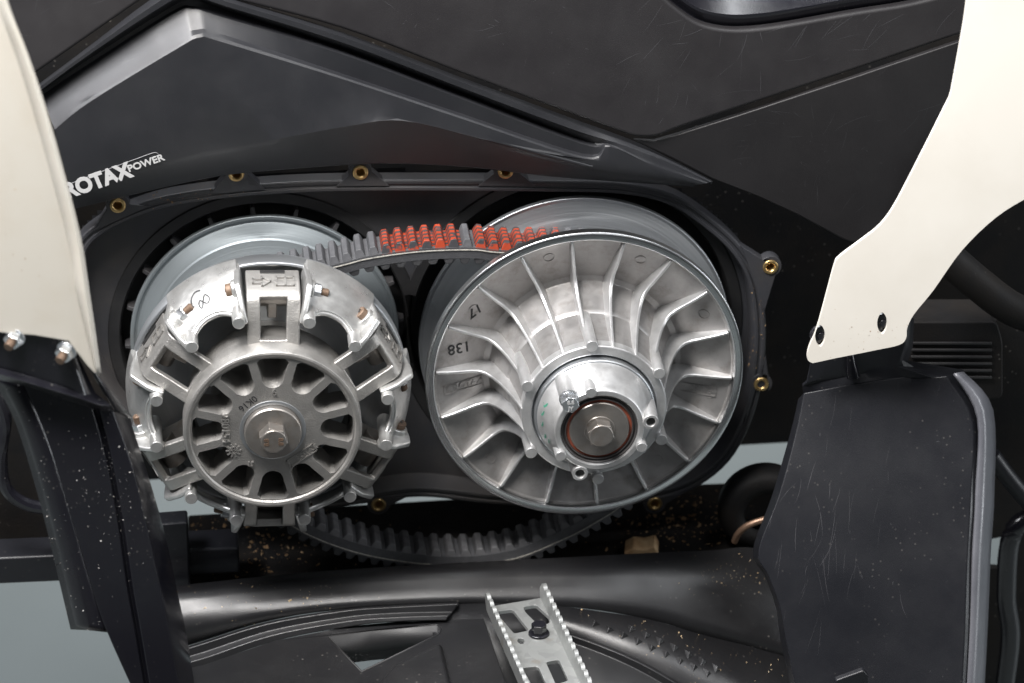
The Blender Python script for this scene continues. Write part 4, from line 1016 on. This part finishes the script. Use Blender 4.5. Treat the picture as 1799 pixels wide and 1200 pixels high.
# right side
hx = [(1728, 952), (1766, 944), (1783, 962), (1766, 998), (1740, 996), (1726, 975)]
dark_plate('inner_fender', 'speckled black inner fender in shadow at the right edge', 'fender', [(1480, 560), (1900, 560), (1900, 1300), (1480, 1300)], -40, 6, holes=[hx])
bx = thing('slotted_box', 'black ribbed plastic box behind the white trim at right', 'box')
plate_px('case', M['dark'], round_poly([(1570, 566), (1752, 566), (1762, 600), (1762, 700), (1570, 720)], 10, 4), -12, 40, bx, bevel=3)
mb = MB(); f_ = [W(1570, 594, -11), W(1748, 594, -11)]
for k in range(6):
    y = 600+k*12; q = [W(1600, y, -11.6), W(1742, y, -11.6), W(1742, y+4, -11.6), W(1600, y+4, -11.6)]
    mb = MB(); mb.skin([p+Vector((0, -1.6, 0)) for p in q], q); mb.build('fin', M['pocket'], bx, bevel=0.4)
mb = MB(); mb.tube(catmull([W(1640, 430, 10), W(1720, 500, 10), W(1790, 548, 10), W(1900, 580, 10)], 8), 13, 20); o = mb.build('black_hose', M['dark']); tag(o, 'thick black hose with specks at the right edge', 'hose')
mb = MB(); mb.tube(catmull([W(1742, 800, 5), W(1780, 850, 5), W(1850, 930, 5)], 8), 7, 16); o = mb.build('frame_tube', M['mud']); tag(o, 'thin dark frame tube slanting behind the guard rim at right', 'tube')
mb = MB(); mb.tube(catmull([W(1850, 900, 0), W(1782, 930, 0), W(1768, 1040, 0), W(1775, 1120, 0), W(1760, 1240, 0)], 8), 8, 16); o = mb.build('wiring_loom', M['gloss']); tag(o, 'black wiring loom hanging at the lower right corner', 'loom')
# round rubber boot and brown pipe right of the pulley
rb = thing('rubber_boot', 'round black rubber boot with a brown pipe beside the guard', 'boot')
c = W(1345, 900, -30)
mb = MB(); mb.lathe([(20, 0), (24, 6), (36, 8), (42, 3), (44, -8), (41, -22), (30, -30)], 48)
mb.v = [v*0.85+c for v in mb.v]; mb.build('boot_ring', M['dark'], rb, smooth=60)
mb = MB(); mb.tube(catmull([W(1290, 952, -18), W(1298, 936, -16), W(1316, 922, -14), W(1345, 912, -14)], 6), 2.6, 12); mb.build('pipe', M['copper'], rb, smooth=60)
cp = [W(x, y, -20) for x, y in ((1096, 972), (1112, 964), (1131, 966), (1150, 961), (1157, 974), (1148, 985), (1118, 982), (1100, 988))]
mb = MB(); mb.skin(cp, [p+Vector((3, 16, 2)) for p in cp])
o = mb.build('wood_chip', M['crumb'], bevel=1.2); tag(o, 'pale brown wood chip lying on the skid plate below the right pulley', 'chip')

# ------------------------------------------------------------------ specks of sawdust and grit
def scatter(obj, n, lo, hi, mat, name, label, keep=None, seed=1):
    rnd = random.Random(seed); dg = bpy.context.evaluated_depsgraph_get(); me = obj.evaluated_get(dg).to_mesh(); me.calc_loop_triangles()
    tr_ = [(t, t.area) for t in me.loop_triangles]; cum = []; s = 0
    for t, a_ in tr_: s += a_; cum.append(s)
    import bisect
    mb = MB(); mw = obj.matrix_world; k = 0; tries = 0
    while k < n and tries < n*60:
        tries += 1
        t = tr_[bisect.bisect(cum, rnd.random()*s) % len(tr_)][0]
        if (mw.to_3x3() @ t.normal).dot(Vector((-0.1, -0.7, 0.7))) < 0.15: continue
        u, v = rnd.random(), rnd.random()
        if u+v > 1: u, v = 1-u, 1-v
        A_, B_, C_ = (mw @ me.vertices[i].co for i in t.vertices); p = (A_+(B_-A_)*u+(C_-A_)*v)/MM
        px, py = project(p)
        if keep and not keep(px, py, rnd): continue
        r = lo+(hi-lo)*rnd.random()**3
        ax = [Vector((rnd.gauss(0, 1), rnd.gauss(0, 1), rnd.gauss(0, 1))).normalized()*r*rnd.uniform(0.6, 1.4) for _ in range(3)]
        mb.add([p+ax[0], p-ax[0], p+ax[1], p-ax[1], p+ax[2], p-ax[2]], [(0, 2, 4), (2, 1, 4), (1, 3, 4), (3, 0, 4), (2, 0, 5), (1, 2, 5), (3, 1, 5), (0, 3, 5)]); k += 1
    if mb.v:
        o_ = mb.build(name, M[mat], merge=False, recalc=False); tag(o_, label, name.replace('_', ' '), kind='stuff')
bpy.context.view_layer.update()
def clump(cx, cy, rx, ry): return lambda x, y, r: r.random() < math.exp(-((x-cx)/rx)**2-((y-cy)/ry)**2)
find = lambda par, nm: [o for o in bpy.data.objects if o.parent == par and o.name.split('.')[0] == nm][0]
scatter(find(ft, 'rolled_edge'), 110, 0.25, 0.75, 'dust', 'sawdust', 'tan sawdust specks on the footwell edge by the guard', clump(1290, 1010, 70, 30), 1)
scatter(find(ft, 'rolled_edge'), 90, 0.25, 1.3, 'dust', 'sawdust', 'tan sawdust specks along the left footwell edge', clump(480, 1060, 150, 40), 2)
scatter(find(ft, 'upper_facet'), 140, 0.25, 0.9, 'dust', 'sawdust', 'sawdust specks on the footwell floor right of the foot peg', None, 3)
scatter(sko, 420, 0.3, 2.4, 'crumb', 'sawdust', 'brown crumbs on the skid plate below the left pulley', clump(430, 960, 170, 60), 4)
scatter(sko, 420, 0.3, 2.4, 'crumb', 'sawdust', 'brown crumbs on the skid plate below the right pulley', clump(1200, 920, 110, 50), 14)
scatter(find(ls, 'column'), 170, 0.2, 0.6, 'grit', 'dust_specks', 'pale dust specks on the black strut column', clump(210, 860, 80, 130), 5)
scatter(find(ls, 'wing'), 60, 0.2, 0.55, 'grit', 'dust_specks', 'pale dust specks on the left wing of the strut', None, 6)

scatter(find(hous, 'back_plate'), 26, 0.3, 1.8, 'grit', 'dust_specks', 'pale chips on the housing wall above the orange belt teeth', clump(738, 380, 22, 14), 21)
scatter(find(hous, 'flange'), 120, 0.2, 1.0, 'crumb', 'sawdust', 'brown dirt along the upper left rim of the belt housing', clump(330, 348, 110, 25), 22)
scatter(find(hous, 'flange'), 90, 0.2, 0.9, 'crumb', 'sawdust', 'brown dirt on the right rim of the belt housing', clump(1335, 560, 25, 120), 23)
scatter(find(wlo, 'trim_shell'), 45, 0.2, 0.7, 'crumb', 'dust_specks', 'fine brown specks on the yellowed trim panel at left', None, 24)
scatter(find(wr, 'trim_shell'), 40, 0.15, 0.5, 'crumb', 'dust_specks', 'fine dirt specks round the clips of the white trim panel', clump(1500, 590, 70, 30), 25)
def scuffs(obj, clusters, name_parent, seed):
    """hairline scratches lying on a panel, one soft cluster after another: (px, py, spread, count, angle, angle spread, length, width mm)"""
    rnd = random.Random(seed); mb = MB(); dg = bpy.context.evaluated_depsgraph_get(); ev = obj.evaluated_get(dg)
    def hit(px, py):
        ok, loc, nrm, _ = ev.ray_cast(CAM*MM, ray(px, py).normalized()); return (loc/MM, nrm) if ok else None
    for cx, cy, sx, sy, n, ang, da, L, wdt in clusters:
        for _ in range(n):
            x, y = rnd.gauss(cx, sx), rnd.gauss(cy, sy); a = R(ang+rnd.gauss(0, da)); l = L*rnd.uniform(0.25, 1.3); cv = rnd.gauss(0, 0.12); k = 7; P = []
            for i in range(k):
                u = i/(k-1); h = hit(x+math.cos(a+cv*(u-0.5))*l*u, y-math.sin(a+cv*(u-0.5))*l*u)
                if h is None or h[1].dot(ray(x, y)) > 0: break
                P.append(h)
            if len(P) < 3: continue
            if any((P[i+1][0]-P[i][0]).length > 14 for i in range(len(P)-1)): continue
            w = wdt*rnd.uniform(0.4, 1.2); rows = [[], []]
            for i, (p, nr) in enumerate(P):
                d = (P[min(i+1, len(P)-1)][0]-P[max(i-1, 0)][0]).normalized(); s_ = d.cross(nr).normalized()*w/2*math.sin(math.pi*(0.08+0.84*i/(len(P)-1)))
                rows[0].append(p+s_+nr*0.06); rows[1].append(p-s_+nr*0.06)
            mb.loft(rows)
    o_ = mb.build('scratches', M['scuff'], name_parent, recalc=False, merge=False); o_['kind'] = 'stuff'
bpy.context.view_layer.update()
scuffs(find(body_p, 'panel_shell'), [(1180, 80, 60, 40, 14, 40, 25, 60, 0.18), (1450, 60, 110, 25, 21, 30, 30, 60, 0.18), (1290, 90, 60, 40, 9, 70, 30, 70, 0.16), (1180, 180, 60, 30, 9, 75, 25, 45, 0.16), (800, 60, 150, 40, 10, 30, 25, 40, 0.13), (900, 120, 200, 60, 21, 45, 80, 8, 0.24), (1500, 50, 80, 25, 4, 40, 10, 90, 0.24), (560, 25, 80, 20, 4, 25, 20, 40, 0.13), (120, 60, 60, 40, 7, 30, 30, 40, 0.13)], body_p, 1)
scuffs(rear_o, [(1380, 260, 110, 60, 14, 40, 40, 40, 0.16), (1440, 330, 40, 40, 7, 80, 30, 40, 0.16), (1560, 200, 60, 60, 10, 35, 25, 70, 0.20), (1320, 230, 40, 10, 5, 5, 8, 26, 0.20), (1400, 280, 130, 80, 32, 45, 80, 6, 0.24)], rear_o, 2)
scuffs(find(mg, 'guard_face'), [(1400, 950, 30, 90, 21, 80, 14, 60, 0.20), (1450, 1080, 60, 80, 18, 82, 14, 70, 0.16), (1540, 850, 60, 90, 10, 86, 8, 70, 0.13), (1560, 1000, 90, 140, 18, 70, 60, 6, 0.28)], mg, 3)
